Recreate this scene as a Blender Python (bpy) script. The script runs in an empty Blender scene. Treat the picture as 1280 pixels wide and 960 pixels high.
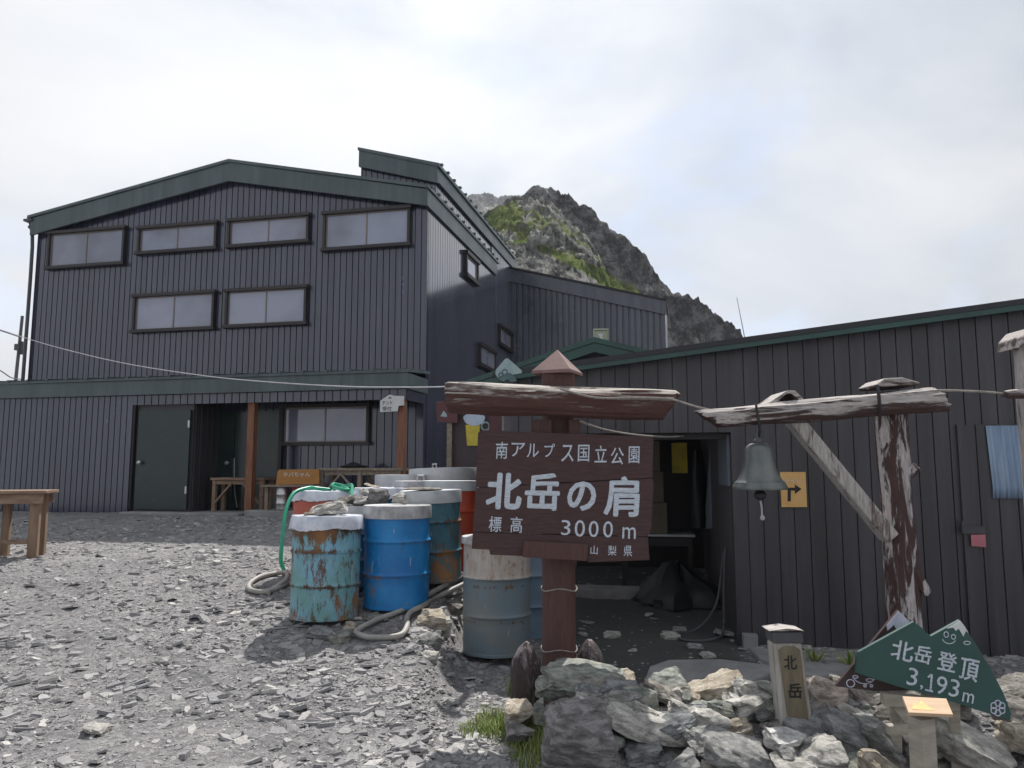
import bpy, bmesh, math, random
import numpy as np
from mathutils import Vector, Matrix, noise

# ------------------------------------------------------------------ camera, sky, sun, exposure
SC = bpy.context.scene
COL = SC.collection
F_PX, CX, CY, HOR = 967.0, 640.0, 480.0, 590.0
PITCH = math.atan((HOR - CY) / F_PX)
EYE = 1.6
cam_d = bpy.data.cameras.new('camera')
cam_d.sensor_width = 36.0
cam_d.lens = F_PX / 1280.0 * 36.0
cam_d.clip_start = 0.05
cam_d.clip_end = 6000
cam = bpy.data.objects.new('camera', cam_d)
COL.objects.link(cam)
cam.location = (0, 0, EYE)
cam.rotation_euler = (math.pi / 2 + PITCH, 0, 0)
SC.camera = cam

SUN_AZ, SUN_EL = math.radians(13.5), math.radians(57)     # clockwise from straight ahead (+Y)
SUN_DIR = Vector((math.sin(SUN_AZ) * math.cos(SUN_EL), math.cos(SUN_AZ) * math.cos(SUN_EL), math.sin(SUN_EL)))
W = bpy.data.worlds.new('World')
SC.world = W
W.use_nodes = True
nt = W.node_tree
for n in list(nt.nodes):
    nt.nodes.remove(n)


def N(tree, typ, **kw):
    n = tree.nodes.new(typ)
    for k, v in kw.items():
        if k == 'inp':
            for a, b in v.items():
                n.inputs[a].default_value = b
        else:
            setattr(n, k, v)
    return n


def ramp(tree, stops):
    r = N(tree, 'ShaderNodeValToRGB')
    e = r.color_ramp.elements
    while len(e) > 1:
        e.remove(e[-1])
    e[0].position, c = stops[0][0], stops[0][1]
    e[0].color = (*c, 1) if len(c) == 3 else c
    for p, c in stops[1:]:
        x = e.new(p)
        x.color = (*c, 1) if len(c) == 3 else c
    return r


WL = nt.links.new
sky = N(nt, 'ShaderNodeTexSky', sky_type='NISHITA', sun_disc=False, sun_elevation=SUN_EL, sun_rotation=SUN_AZ,
        altitude=3000, air_density=1.0, dust_density=1.5)
tc = N(nt, 'ShaderNodeTexCoord')
mp = N(nt, 'ShaderNodeMapping', inp={'Scale': (1, 1, 1.7), 'Location': (0.35, 0.2, 0.1)})
WL(tc.outputs['Generated'], mp.inputs['Vector'])
n1 = N(nt, 'ShaderNodeTexNoise', inp={'Scale': 2.1, 'Detail': 7.0, 'Roughness': 0.52, 'Distortion': 0.35})
WL(mp.outputs[0], n1.inputs['Vector'])
n2 = N(nt, 'ShaderNodeTexNoise', inp={'Scale': 4.5, 'Detail': 5.0, 'Roughness': 0.5, 'Distortion': 0.2})
WL(mp.outputs[0], n2.inputs['Vector'])
r_gap = ramp(nt, [(0.0, (1, 1, 1)), (0.36, (0.9, 0.9, 0.9)), (0.45, (0, 0, 0))])
WL(n2.outputs['Fac'], r_gap.inputs['Fac'])
r_cl = ramp(nt, [(0.30, (4.6, 5.1, 5.9)), (0.44, (5.9, 6.25, 6.85)), (0.54, (7.0, 7.2, 7.55)), (0.66, (7.7, 7.78, 7.95))])
WL(n1.outputs['Fac'], r_cl.inputs['Fac'])
dotn = N(nt, 'ShaderNodeVectorMath', operation='DOT_PRODUCT')
dotn.inputs[1].default_value = Vector((-0.08, 0.86, 0.5)).normalized()
WL(tc.outputs['Generated'], dotn.inputs[0])
mr = N(nt, 'ShaderNodeMapRange', inp={'From Min': 0.72, 'From Max': 1.0, 'To Min': 0.66, 'To Max': 0.97})
WL(dotn.outputs['Value'], mr.inputs['Value'])
clb = N(nt, 'ShaderNodeVectorMath', operation='SCALE')
WL(r_cl.outputs[0], clb.inputs[0])
WL(mr.outputs[0], clb.inputs['Scale'])
skb = N(nt, 'ShaderNodeVectorMath', operation='SCALE', inp={'Scale': 2.0})
WL(sky.outputs[0], skb.inputs[0])
mixg = N(nt, 'ShaderNodeMath', operation='MULTIPLY', inp={1: 0.17})
WL(r_gap.outputs[0], mixg.inputs[0])
mixs = N(nt, 'ShaderNodeMix', data_type='RGBA')
WL(mixg.outputs[0], mixs.inputs['Factor'])
WL(clb.outputs[0], mixs.inputs['A'])
WL(skb.outputs[0], mixs.inputs['B'])
bg = N(nt, 'ShaderNodeBackground', inp={'Strength': 0.1})
WL(mixs.outputs['Result'], bg.inputs['Color'])
wo = N(nt, 'ShaderNodeOutputWorld')
WL(bg.outputs[0], wo.inputs['Surface'])

sun_d = bpy.data.lights.new('sun', 'SUN')
sun_d.energy = 4.3
sun_d.angle = math.radians(0.8)
sun_d.color = (1.0, 0.96, 0.90)
sun = bpy.data.objects.new('sun', sun_d)
COL.objects.link(sun)
sun.rotation_euler = SUN_DIR.to_track_quat('Z', 'Y').to_euler()
sun.location = (10, 20, 30)

vs = SC.view_settings
vs.view_transform = 'Standard'
vs.look = 'None'
vs.exposure = 0.55
vs.gamma = 1.0
vs.use_curve_mapping = False
SC.render.engine = 'CYCLES'
SC.cycles.max_bounces = 6
SC.cycles.use_denoising = True

random.seed(5)
RNG = np.random.default_rng(11)

# ------------------------------------------------------------------ projection helpers (to measure the place)
CAM = Vector((0, 0, EYE))


def ray(px, py):
    x, v = (px - CX) / F_PX, (CY - py) / F_PX
    return Vector((x, math.cos(PITCH) - v * math.sin(PITCH), math.sin(PITCH) + v * math.cos(PITCH)))


def P(px, py, Y):
    d = ray(px, py)
    return CAM + d * (Y / d.y)


class Frame:
    def __init__(s, o, ex, ey, ez=(0, 0, 1)):
        s.o, s.ex, s.ey, s.ez = Vector(o), Vector(ex).normalized(), Vector(ey).normalized(), Vector(ez).normalized()

    def pt(s, a, b, c):
        return s.o + s.ex * a + s.ey * b + s.ez * c

    def hit(s, px, py, b=0.0):          # the point of the plane b = const seen at a pixel, as (a, c)
        d = ray(px, py)
        t = (b - (CAM - s.o).dot(s.ey)) / d.dot(s.ey)
        q = CAM + d * t - s.o
        return q.dot(s.ex), q.dot(s.ez)

    def hit_side(s, px, py, a=0.0):     # on the plane a = const, as (b, c)
        d = ray(px, py)
        t = (a - (CAM - s.o).dot(s.ex)) / d.dot(s.ex)
        q = CAM + d * t - s.o
        return q.dot(s.ey), q.dot(s.ez)


def lerp_table(tab, v):
    return float(np.interp(v, [t[0] for t in tab], [t[1] for t in tab]))


GL = [(0, -1.62), (3.5, -1.6), (5, -1.52), (6, -1.40), (6.5, -1.30), (7.2, -1.17), (7.7, -1.05), (8.5, -1.0), (9.7, -.95),
      (11, -.85), (13, -.76), (30, -.7)]
GR = [(0, -1.65), (5, -1.63), (7, -1.59), (9, -1.52), (12, -1.4), (30, -1.0)]


def smooth(a, b, v):
    t = np.clip((v - a) / (b - a), 0, 1)
    return t * t * (3 - 2 * t)


def gz_np(x, y):
    x, y = np.asarray(x, float), np.asarray(y, float)
    yy = np.maximum(y, 0)
    L = np.interp(yy, [t[0] for t in GL], [t[1] for t in GL])
    R = np.interp(yy, [t[0] for t in GR], [t[1] for t in GR])
    s = smooth(-0.70, -0.36, x)
    z = L * (1 - s) + R * s
    # a low bank of earth under the rock pile
    z = z + 0.24 * np.exp(-((y - 4.75) / 0.42) ** 2) * smooth(0.05, 0.5, x) * (1 - smooth(3.6, 4.4, x))
    r = np.sqrt(x * x + (y - 8) ** 2)
    z = z - np.maximum(r - 45, 0) * 0.35
    z = np.maximum(z, -62)
    return z + EYE


def gz(x, y):
    return float(gz_np(x, y))


def G(px, py):                          # where a pixel's sight line meets the ground
    d = ray(px, py)
    t, last = 1.0, 1.0
    while t < 60:
        q = CAM + d * t
        if q.z < gz(q.x, q.y):
            lo, hi = last, t
            for _ in range(20):
                m = (lo + hi) / 2
                q = CAM + d * m
                if q.z < gz(q.x, q.y):
                    hi = m
                else:
                    lo = m
            q = CAM + d * hi
            return Vector((q.x, q.y, gz(q.x, q.y)))
        last = t
        t += 0.1
    return CAM + d * t


# ------------------------------------------------------------------ objects helpers
def mw(o):
    m = Matrix.LocRotScale(o.location, o.rotation_euler, o.scale)
    if o.parent:
        return mw(o.parent) @ o.matrix_parent_inverse @ m
    return m


def link(o, parent=None):
    COL.objects.link(o)
    if parent:
        o.parent = parent
        o.matrix_parent_inverse = Matrix.Identity(4)
    return o


def thing(name, label, cat, loc=(0, 0, 0), rotz=0.0, group=None):
    o = bpy.data.objects.new(name, None)
    o.empty_display_size = 0.2
    COL.objects.link(o)
    o.location = loc
    o.rotation_euler = (0, 0, rotz)
    return tag(o, label, cat, group)


def tag(o, label=None, cat=None, group=None, kind=None):
    if label: o['label'] = label
    if cat: o['category'] = cat
    if group: o['group'] = group
    if kind: o['kind'] = kind
    return o


class MB:
    def __init__(s):
        s.v, s.f = [], []

    def add(s, vs_, fs):
        k = len(s.v)
        s.v += [tuple(q) for q in vs_]
        s.f += [tuple(i + k for i in f) for f in fs]
        return s

    def box(s, fr, a0, a1, b0, b1, c0, c1):
        q = [fr.pt(a, b, c) for c in (c0, c1) for b in (b0, b1) for a in (a0, a1)]
        return s.add(q, [(0, 1, 3, 2), (4, 6, 7, 5), (0, 4, 5, 1), (2, 3, 7, 6), (0, 2, 6, 4), (1, 5, 7, 3)])

    def bar(s, p0, p1, w, h, up=(0, 0, 1)):     # a squared timber between two points
        p0, p1 = Vector(p0), Vector(p1)
        d = (p1 - p0).normalized()
        u = Vector(up)
        sd = d.cross(u)
        if sd.length < 1e-4:
            sd = d.cross(Vector((0, 1, 0)))
        sd.normalize()
        u = sd.cross(d).normalized()
        fr = Frame(p0, d, sd, u)
        return s.box(fr, 0, (p1 - p0).length, -w / 2, w / 2, -h / 2, h / 2)

    def prism(s, fr, poly, b0, b1):             # polygon in (a, c), thickness along b
        n = len(poly)
        q = [fr.pt(a, b0, c) for a, c in poly] + [fr.pt(a, b1, c) for a, c in poly]
        fs = [tuple(range(n)), tuple(range(2 * n - 1, n - 1, -1))]
        fs += [(i, i + n, (i + 1) % n + n, (i + 1) % n) for i in range(n)]
        return s.add(q, fs)

    def lathe(s, prof, seg=40, o=(0, 0, 0), caps=True, wob=None):
        o = Vector(o)
        vs_, fs = [], []
        for k, (r, z) in enumerate(prof):
            for i in range(seg):
                t = 2 * math.pi * i / seg
                rr, zz = r, z
                if wob:
                    rr, zz = wob(k, t, r, z)
                vs_.append(o + Vector((rr * math.cos(t), rr * math.sin(t), zz)))
        for k in range(len(prof) - 1):
            for i in range(seg):
                j = (i + 1) % seg
                fs.append((k * seg + i, k * seg + j, (k + 1) * seg + j, (k + 1) * seg + i))
        if caps:
            fs.append(tuple(range(seg - 1, -1, -1)))
            fs.append(tuple(range((len(prof) - 1) * seg, len(prof) * seg)))
        return s.add(vs_, fs)

    def tube(s, pts, r, seg=8, sub=6):
        pts = [Vector(p) for p in pts]
        if sub > 1 and len(pts) > 2:
            out = []
            for i in range(len(pts) - 1):
                p0, p1, p2, p3 = pts[max(i - 1, 0)], pts[i], pts[i + 1], pts[min(i + 2, len(pts) - 1)]
                for k in range(sub):
                    t = k / sub
                    out.append(0.5 * ((2 * p1) + (p2 - p0) * t + (2 * p0 - 5 * p1 + 4 * p2 - p3) * t * t + (3 * p1 - p0 - 3 * p2 + p3) * t ** 3))
            out.append(pts[-1])
            pts = out
        vs_, fs = [], []
        ref = Vector((0.13, 0.21, 0.97))
        for i, p in enumerate(pts):
            d = (pts[min(i + 1, len(pts) - 1)] - pts[max(i - 1, 0)]).normalized()
            a = d.cross(ref)
            if a.length < 1e-3:
                a = d.cross(Vector((1, 0, 0)))
            a.normalize()
            b = d.cross(a)
            rr = r(i / (len(pts) - 1)) if callable(r) else r
            for k in range(seg):
                t = 2 * math.pi * k / seg
                vs_.append(p + a * (rr * math.cos(t)) + b * (rr * math.sin(t)))
        for i in range(len(pts) - 1):
            for k in range(seg):
                j = (k + 1) % seg
                fs.append((i * seg + k, i * seg + j, (i + 1) * seg + j, (i + 1) * seg + k))
        fs.append(tuple(range(seg - 1, -1, -1)))
        n = (len(pts) - 1) * seg
        fs.append(tuple(range(n, n + seg)))
        return s.add(vs_, fs)

    def build(s, name, mat, parent=None, smooth_=False, bevel=0.0, local=False):
        me = bpy.data.meshes.new(name)
        inv = mw(parent).inverted() if (parent and not local) else Matrix.Identity(4)
        me.from_pydata([tuple(inv @ Vector(q)) for q in s.v], [], s.f)
        bm = bmesh.new()
        bm.from_mesh(me)
        bmesh.ops.recalc_face_normals(bm, faces=bm.faces)
        bm.to_mesh(me)
        bm.free()
        if smooth_:
            me.polygons.foreach_set('use_smooth', [True] * len(me.polygons))
            me.set_sharp_from_angle(angle=math.radians(smooth_ if smooth_ is not True else 40))
        me.materials.append(mat)
        o = bpy.data.objects.new(name, me)
        link(o, parent)
        if bevel:
            m = o.modifiers.new('bevel', 'BEVEL')
            m.width = bevel
            m.segments = 2
            m.limit_method = 'ANGLE'
        return o


def mesh_obj(name, me, mat, parent=None):
    me.materials.clear()
    me.materials.append(mat)
    o = bpy.data.objects.new(name, me)
    return link(o, parent)


def text_on(name, body, fr, px0, py0, px1, py1, mat, parent, b=0.0, depth=0.004, bold=0.0, slant=0.0, rot=0.0, aspect=None):
    """Lettering of a sign: fitted to the rectangle between two measured corners on the sign's face."""
    cu = bpy.data.curves.new('t', 'FONT')
    cu.body = body
    cu.size = 1.0
    cu.shear = slant
    cu.resolution_u = 3
    cu.align_x = 'CENTER'
    ob = bpy.data.objects.new('t', cu)
    COL.objects.link(ob)
    dg = bpy.context.evaluated_depsgraph_get()
    me = bpy.data.meshes.new_from_object(ob.evaluated_get(dg))
    bpy.data.objects.remove(ob)
    bm = bmesh.new()
    bm.from_mesh(me)
    bmesh.ops.triangulate(bm, faces=bm.faces)
    co = np.array([v.co[:2] for v in bm.verts])
    mn, mx = co.min(0), co.max(0)
    a0, c0 = fr.hit(px0, py1, b)
    a1, c1 = fr.hit(px1, py0, b)
    w, h = abs(a1 - a0), abs(c1 - c0)
    ca, cc = (a0 + a1) / 2, (c0 + c1) / 2
    rb = bold * min(h, w) * 0.9
    w, h = w - 2 * rb, h - 2 * rb
    cr, sr = math.cos(rot), math.sin(rot)
    inv = mw(parent).inverted()
    base_v = [v.co.copy() for v in bm.verts]
    base_f = [[v.index for v in f.verts] for f in bm.faces]
    offs = [(0, 0)] + ([(rb * math.cos(k * math.pi / 4), rb * math.sin(k * math.pi / 4)) for k in range(8)] if bold > 0 else [])
    bm.clear()
    off = (inv.to_3x3() @ fr.ey) * (depth * 0.9)
    for k, (dx, dy) in enumerate(offs):             # brush width: the same stroke laid a hair to each side
        vs_ = []
        for co_ in base_v:
            x = ((co_.x - mn[0]) / (mx[0] - mn[0]) - 0.5) * w + dx
            y = ((co_.y - mn[1]) / (mx[1] - mn[1]) - 0.5) * h + dy
            jt = 0.014 * h
            jx, jy = noise.noise(Vector((x / h * 5, y / h * 5, ca * 9))) * jt, noise.noise(Vector((x / h * 5 + 9, y / h * 5, cc * 9))) * jt
            x, y = (x + jx) * cr - (y + jy) * sr, (x + jx) * sr + (y + jy) * cr
            vs_.append(bm.verts.new(inv @ fr.pt(ca + x, b - depth + k * 0.0002, cc + y)))
        fs_ = [bm.faces.new([vs_[q] for q in f]) for f in base_f]
        if not offs[1:]:
            r = bmesh.ops.extrude_face_region(bm, geom=fs_)
            for e in r['geom']:
                if isinstance(e, bmesh.types.BMVert):
                    e.co += off
    bm.to_mesh(me)
    bm.free()
    me.name = name
    return mesh_obj(name, me, mat, parent)


# ------------------------------------------------------------------ materials
def new_mat(name):
    m = bpy.data.materials.new(name)
    m.use_nodes = True
    t = m.node_tree
    for n in list(t.nodes):
        t.nodes.remove(n)
    out = N(t, 'ShaderNodeOutputMaterial')
    b = N(t, 'ShaderNodeBsdfPrincipled')
    t.links.new(b.outputs[0], out.inputs['Surface'])
    return m, t, b, t.links.new


def col(c, k=1.0):
    return (min(c[0] * k, 1), min(c[1] * k, 1), min(c[2] * k, 1), 1)


def coords(t, scale=(1, 1, 1)):
    c = N(t, 'ShaderNodeTexCoord')
    m = N(t, 'ShaderNodeMapping', inp={'Scale': scale})
    t.links.new(c.outputs['Object'], m.inputs['Vector'])
    return m.outputs[0]


def mix(t, fac, a, b):
    m = N(t, 'ShaderNodeMix', data_type='RGBA')
    for s_, v in (('Factor', fac), ('A', a), ('B', b)):
        if hasattr(v, 'is_linked') or isinstance(v, bpy.types.NodeSocket):
            t.links.new(v, m.inputs[s_])
        else:
            m.inputs[s_].default_value = v
    return m.outputs['Result']


def bump_of(t, b, height, strength, dist):
    bp = N(t, 'ShaderNodeBump', inp={'Strength': strength, 'Distance': dist})
    t.links.new(height, bp.inputs['Height'])
    t.links.new(bp.outputs[0], b.inputs['Normal'])


def mat_plain(name, c, c2=None, rough=0.6, metal=0.0, scale=5.0, stretch=(1, 1, 1), var=0.18, bump=0.15, bscale=60.0, bdist=0.004,
              lo=0.35, hi=0.65, spec=0.5, coat=0.0, streak=0.0):
    m, t, b, L = new_mat(name)
    v = coords(t, stretch)
    n = N(t, 'ShaderNodeTexNoise', inp={'Scale': scale, 'Detail': 6.0, 'Roughness': 0.62})
    L(v, n.inputs['Vector'])
    if c2 is None:
        r = ramp(t, [(lo, col(c, 1 - var)), (hi, col(c, 1 + var))])
    else:
        r = ramp(t, [(lo, col(c)), (hi, col(c2))])
    L(n.outputs['Fac'], r.inputs['Fac'])
    cc = r.outputs[0]
    if streak:                                      # run-off streaks and sheets that faded differently
        sn = N(t, 'ShaderNodeTexNoise', inp={'Scale': 1.0, 'Detail': 5.0, 'Roughness': 0.7})
        L(coords(t, (5, 5, 0.22)), sn.inputs['Vector'])
        sr_ = ramp(t, [(0.34, (1 - streak,) * 3), (0.5, (1, 1, 1)), (0.66, (1 + streak,) * 3)])
        L(sn.outputs['Fac'], sr_.inputs['Fac'])
        mm = N(t, 'ShaderNodeMix', data_type='RGBA', blend_type='MULTIPLY')
        mm.inputs['Factor'].default_value = 1.0
        L(cc, mm.inputs['A'])
        L(sr_.outputs[0], mm.inputs['B'])
        cc = mm.outputs['Result']
    L(cc, b.inputs['Base Color'])
    rr = N(t, 'ShaderNodeMapRange', inp={'From Min': 0.3, 'From Max': 0.7, 'To Min': max(rough - 0.1, 0.03), 'To Max': min(rough + 0.1, 1)})
    L(n.outputs['Fac'], rr.inputs['Value'])
    L(rr.outputs[0], b.inputs['Roughness'])
    b.inputs['Metallic'].default_value = metal
    b.inputs['Specular IOR Level'].default_value = spec
    b.inputs['Coat Weight'].default_value = coat
    b.inputs['Coat Roughness'].default_value = 0.12
    b.inputs['Coat IOR'].default_value = 1.5
    if bump:
        n2 = N(t, 'ShaderNodeTexNoise', inp={'Scale': bscale, 'Detail': 4.0})
        L(v, n2.inputs['Vector'])
        bump_of(t, b, n2.outputs['Fac'], bump, bdist)
    return m


def mat_peel(name, paint, wood, along=(12, 12, 1.2), thr=0.5, soft=0.05, scale=1.6, rough=0.8, wear_up=0.0):
    """Old paint flaking off weathered timber; the flakes run along the grain."""
    m, t, b, L = new_mat(name)
    v = coords(t, along)
    n = N(t, 'ShaderNodeTexNoise', inp={'Scale': scale, 'Detail': 8.0, 'Roughness': 0.68, 'Distortion': 0.6})
    L(v, n.inputs['Vector'])
    g = N(t, 'ShaderNodeTexNoise', inp={'Scale': scale * 5, 'Detail': 5.0, 'Roughness': 0.7})
    L(v, g.inputs['Vector'])
    wr = ramp(t, [(0.25, col(wood, 0.45)), (0.5, col(wood, 0.85)), (0.7, col(wood, 1.2))])
    L(g.outputs['Fac'], wr.inputs['Fac'])
    pr = ramp(t, [(0.3, col(paint, 0.7)), (0.7, col(paint, 1.25))])
    L(g.outputs['Fac'], pr.inputs['Fac'])
    src = n.outputs['Fac']
    if wear_up:                                     # rain and sun wear the upper side of a log
        tcn = N(t, 'ShaderNodeTexCoord')
        sx = N(t, 'ShaderNodeSeparateXYZ')
        L(tcn.outputs['Normal'], sx.inputs[0])
        ma = N(t, 'ShaderNodeMath', operation='MULTIPLY_ADD', inp={1: wear_up})
        L(sx.outputs['Z'], ma.inputs[0])
        L(src, ma.inputs[2])
        src = ma.outputs[0]
    fr_ = ramp(t, [(thr - soft, (0, 0, 0)), (thr + soft, (1, 1, 1))])
    L(src, fr_.inputs['Fac'])
    L(mix(t, fr_.outputs[0], pr.outputs[0], wr.outputs[0]), b.inputs['Base Color'])
    b.inputs['Roughness'].default_value = rough
    ad = N(t, 'ShaderNodeMath', operation='SUBTRACT')
    L(g.outputs['Fac'], ad.inputs[0])
    L(fr_.outputs[0], ad.inputs[1])
    bump_of(t, b, ad.outputs[0], 0.9, 0.012)
    return m


def mat_drum(name, c, c2, rust=0.35, top_rust=0.0, band=None, rough=0.45):
    m, t, b, L = new_mat(name)
    v = coords(t)
    n = N(t, 'ShaderNodeTexNoise', inp={'Scale': 3.2, 'Detail': 5.0, 'Roughness': 0.6})
    L(v, n.inputs['Vector'])
    r = ramp(t, [(0.38, col(c)), (0.62, col(c2))])
    L(n.outputs['Fac'], r.inputs['Fac'])
    vs_ = coords(t, (1, 1, 0.35))
    g = N(t, 'ShaderNodeTexNoise', inp={'Scale': 17.0, 'Detail': 10.0, 'Roughness': 0.82, 'Distortion': 0.2})
    L(vs_, g.inputs['Vector'])
    oc = N(t, 'ShaderNodeTexCoord')
    sx = N(t, 'ShaderNodeSeparateXYZ')
    L(oc.outputs['Object'], sx.inputs[0])
    tp = N(t, 'ShaderNodeMapRange', inp={'From Min': 0.62, 'From Max': 0.9, 'To Min': 0.0, 'To Max': top_rust})
    L(sx.outputs['Z'], tp.inputs['Value'])
    big = N(t, 'ShaderNodeTexNoise', inp={'Scale': 2.1, 'Detail': 3.0})
    L(v, big.inputs['Vector'])
    s1 = N(t, 'ShaderNodeMath', operation='ADD')
    L(g.outputs['Fac'], s1.inputs[0])
    L(tp.outputs[0], s1.inputs[1])
    s2 = N(t, 'ShaderNodeMath', operation='MULTIPLY_ADD', inp={1: 0.55, 2: -0.27})
    L(big.outputs['Fac'], s2.inputs[0])
    s3 = N(t, 'ShaderNodeMath', operation='ADD')
    L(s1.outputs[0], s3.inputs[0])
    L(s2.outputs[0], s3.inputs[1])
    for zr in (0.275, 0.565):                       # rust gathers under the hoops
        su = N(t, 'ShaderNodeMath', operation='SUBTRACT', inp={1: zr})
        L(sx.outputs['Z'], su.inputs[0])
        ab = N(t, 'ShaderNodeMath', operation='ABSOLUTE')
        L(su.outputs[0], ab.inputs[0])
        mrr = N(t, 'ShaderNodeMapRange', inp={'From Min': 0.0, 'From Max': 0.028, 'To Min': 0.11, 'To Max': 0.0})
        L(ab.outputs[0], mrr.inputs['Value'])
        s4 = N(t, 'ShaderNodeMath', operation='ADD')
        L(s3.outputs[0], s4.inputs[0])
        L(mrr.outputs[0], s4.inputs[1])
        s3 = s4
    fr_ = ramp(t, [(0.72 - rust * 0.5, (0, 0, 0)), (0.80 - rust * 0.5, (1, 1, 1))])
    L(s3.outputs[0], fr_.inputs['Fac'])
    rc = ramp(t, [(0.3, (0.03, 0.022, 0.018)), (0.48, (0.12, 0.062, 0.03)), (0.66, (0.33, 0.165, 0.065))])
    L(big.outputs['Fac'], rc.inputs['Fac'])
    cc = r.outputs[0]
    if band:                                        # a differently painted top band
        bt = N(t, 'ShaderNodeMath', operation='GREATER_THAN', inp={1: band[0]})
        L(sx.outputs['Z'], bt.inputs[0])
        br = ramp(t, [(0.4, col(band[1])), (0.6, col(band[2]))])
        L(g.outputs['Fac'], br.inputs['Fac'])
        cc = mix(t, bt.outputs[0], cc, br.outputs[0])
    sc = N(t, 'ShaderNodeTexNoise', inp={'Scale': 30.0, 'Detail': 3.0})   # pale scratches
    L(coords(t, (1, 1, 0.12)), sc.inputs['Vector'])
    scr = ramp(t, [(0.70, (0, 0, 0)), (0.74, (0.6, 0.6, 0.6))])
    L(sc.outputs['Fac'], scr.inputs['Fac'])
    cc = mix(t, scr.outputs[0], cc, (0.5, 0.52, 0.52, 1))
    L(mix(t, fr_.outputs[0], cc, rc.outputs[0]), b.inputs['Base Color'])
    rr = N(t, 'ShaderNodeMapRange', inp={'To Min': rough, 'To Max': 0.85})
    L(fr_.outputs[0], rr.inputs['Value'])
    L(rr.outputs[0], b.inputs['Roughness'])
    bump_of(t, b, s3.outputs[0], 0.25, 0.006)
    return m


def mat_rock(name, c, c2, layer=(2.0, 2.0, 6.5), scale=4.5, bump=1.0, lichen=None):
    m, t, b, L = new_mat(name)
    v = coords(t, layer)
    n = N(t, 'ShaderNodeTexNoise', inp={'Scale': scale, 'Detail': 9.0, 'Roughness': 0.68, 'Distortion': 0.5})
    L(v, n.inputs['Vector'])
    r = ramp(t, [(0.32, col(c, 0.5)), (0.46, col(c)), (0.55, col(c2)), (0.68, col(c2, 1.3))])
    L(n.outputs['Fac'], r.inputs['Fac'])
    cc = r.outputs[0]
    s = N(t, 'ShaderNodeTexNoise', inp={'Scale': 48.0, 'Detail': 8.0, 'Roughness': 0.8})
    L(v, s.inputs['Vector'])
    sr = ramp(t, [(0.3, (0.5, 0.5, 0.5)), (0.52, (1.1, 1.1, 1.1))])
    L(s.outputs['Fac'], sr.inputs['Fac'])
    mm = N(t, 'ShaderNodeMix', data_type='RGBA', blend_type='MULTIPLY')
    mm.inputs['Factor'].default_value = 0.75
    L(cc, mm.inputs['A'])
    L(sr.outputs[0], mm.inputs['B'])
    cc = mm.outputs['Result']
    if lichen:
        ln = N(t, 'ShaderNodeTexNoise', inp={'Scale': 5.0, 'Detail': 7.0, 'Roughness': 0.7})
        L(coords(t), ln.inputs['Vector'])
        lr = ramp(t, [(0.55, (0, 0, 0)), (0.62, (1, 1, 1))])
        L(ln.outputs['Fac'], lr.inputs['Fac'])
        cc = mix(t, lr.outputs[0], cc, col(lichen))
    L(cc, b.inputs['Base Color'])
    b.inputs['Roughness'].default_value = 0.9
    b.inputs['Specular IOR Level'].default_value = 0.25
    ad = N(t, 'ShaderNodeMath', operation='MULTIPLY_ADD', inp={1: 0.35})
    L(s.outputs['Fac'], ad.inputs[0])
    L(n.outputs['Fac'], ad.inputs[2])
    bump_of(t, b, ad.outputs[0], bump, 0.03)
    return m


def mat_glass(name, c, rough=0.05):
    m, t, b, L = new_mat(name)
    v = coords(t)
    n = N(t, 'ShaderNodeTexNoise', inp={'Scale': 0.9, 'Detail': 3.0})
    L(v, n.inputs['Vector'])
    oi = N(t, 'ShaderNodeObjectInfo')
    ad = N(t, 'ShaderNodeMath', operation='MULTIPLY_ADD', inp={1: 0.35, 2: -0.17})
    L(oi.outputs['Random'], ad.inputs[0])
    a2 = N(t, 'ShaderNodeMath', operation='ADD')
    L(ad.outputs[0], a2.inputs[0])
    L(n.outputs['Fac'], a2.inputs[1])
    r = ramp(t, [(0.3, col(c, 0.62)), (0.5, col(c)), (0.7, col(c, 1.3))])
    L(a2.outputs[0], r.inputs['Fac'])
    L(r.outputs[0], b.inputs['Base Color'])
    b.inputs['Roughness'].default_value = rough
    b.inputs['Specular IOR Level'].default_value = 0.9
    b.inputs['Coat Weight'].default_value = 0.6
    b.inputs['Coat Roughness'].default_value = 0.02
    n2 = N(t, 'ShaderNodeTexNoise', inp={'Scale': 2.2, 'Detail': 1.0})
    L(v, n2.inputs['Vector'])
    bump_of(t, b, n2.outputs['Fac'], 0.12, 0.03)
    return m


M = {}
M['clad'] = mat_plain('slate cladding', (0.040, 0.043, 0.072), rough=0.2, scale=1.4, stretch=(1, 1, 0.35), var=0.12, bump=0.02, bscale=30, coat=1.0, spec=0.5, streak=0.22)
M['clad_annex'] = mat_plain('annex cladding', (0.062, 0.072, 0.098), rough=0.32, scale=1.4, stretch=(1, 1, 0.35), var=0.12, bump=0.03, bscale=30, coat=0.5, streak=0.25)
M['fascia'] = mat_plain('green grey fascia', (0.070, 0.094, 0.102), rough=0.4, scale=1.2, var=0.15, bump=0.04, streak=0.2)
M['green_roof'] = mat_plain('green roof sheet', (0.022, 0.066, 0.056), rough=0.4, scale=2.0, var=0.25, bump=0.05)
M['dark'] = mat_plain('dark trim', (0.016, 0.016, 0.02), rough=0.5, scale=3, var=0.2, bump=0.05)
M['shed'] = mat_plain('dark brown boards', (0.050, 0.048, 0.056), rough=0.42, scale=2.2, streak=0.25, stretch=(3, 3, 0.3), var=0.2, bump=0.12, bscale=20)
M['frame'] = mat_plain('dark brown window frame', (0.022, 0.018, 0.02), rough=0.45, scale=3, var=0.2, bump=0.04)
M['sash'] = mat_plain('bronze sash', (0.20, 0.175, 0.155), rough=0.4, metal=0.3, scale=4, var=0.15, bump=0.03)
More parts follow.
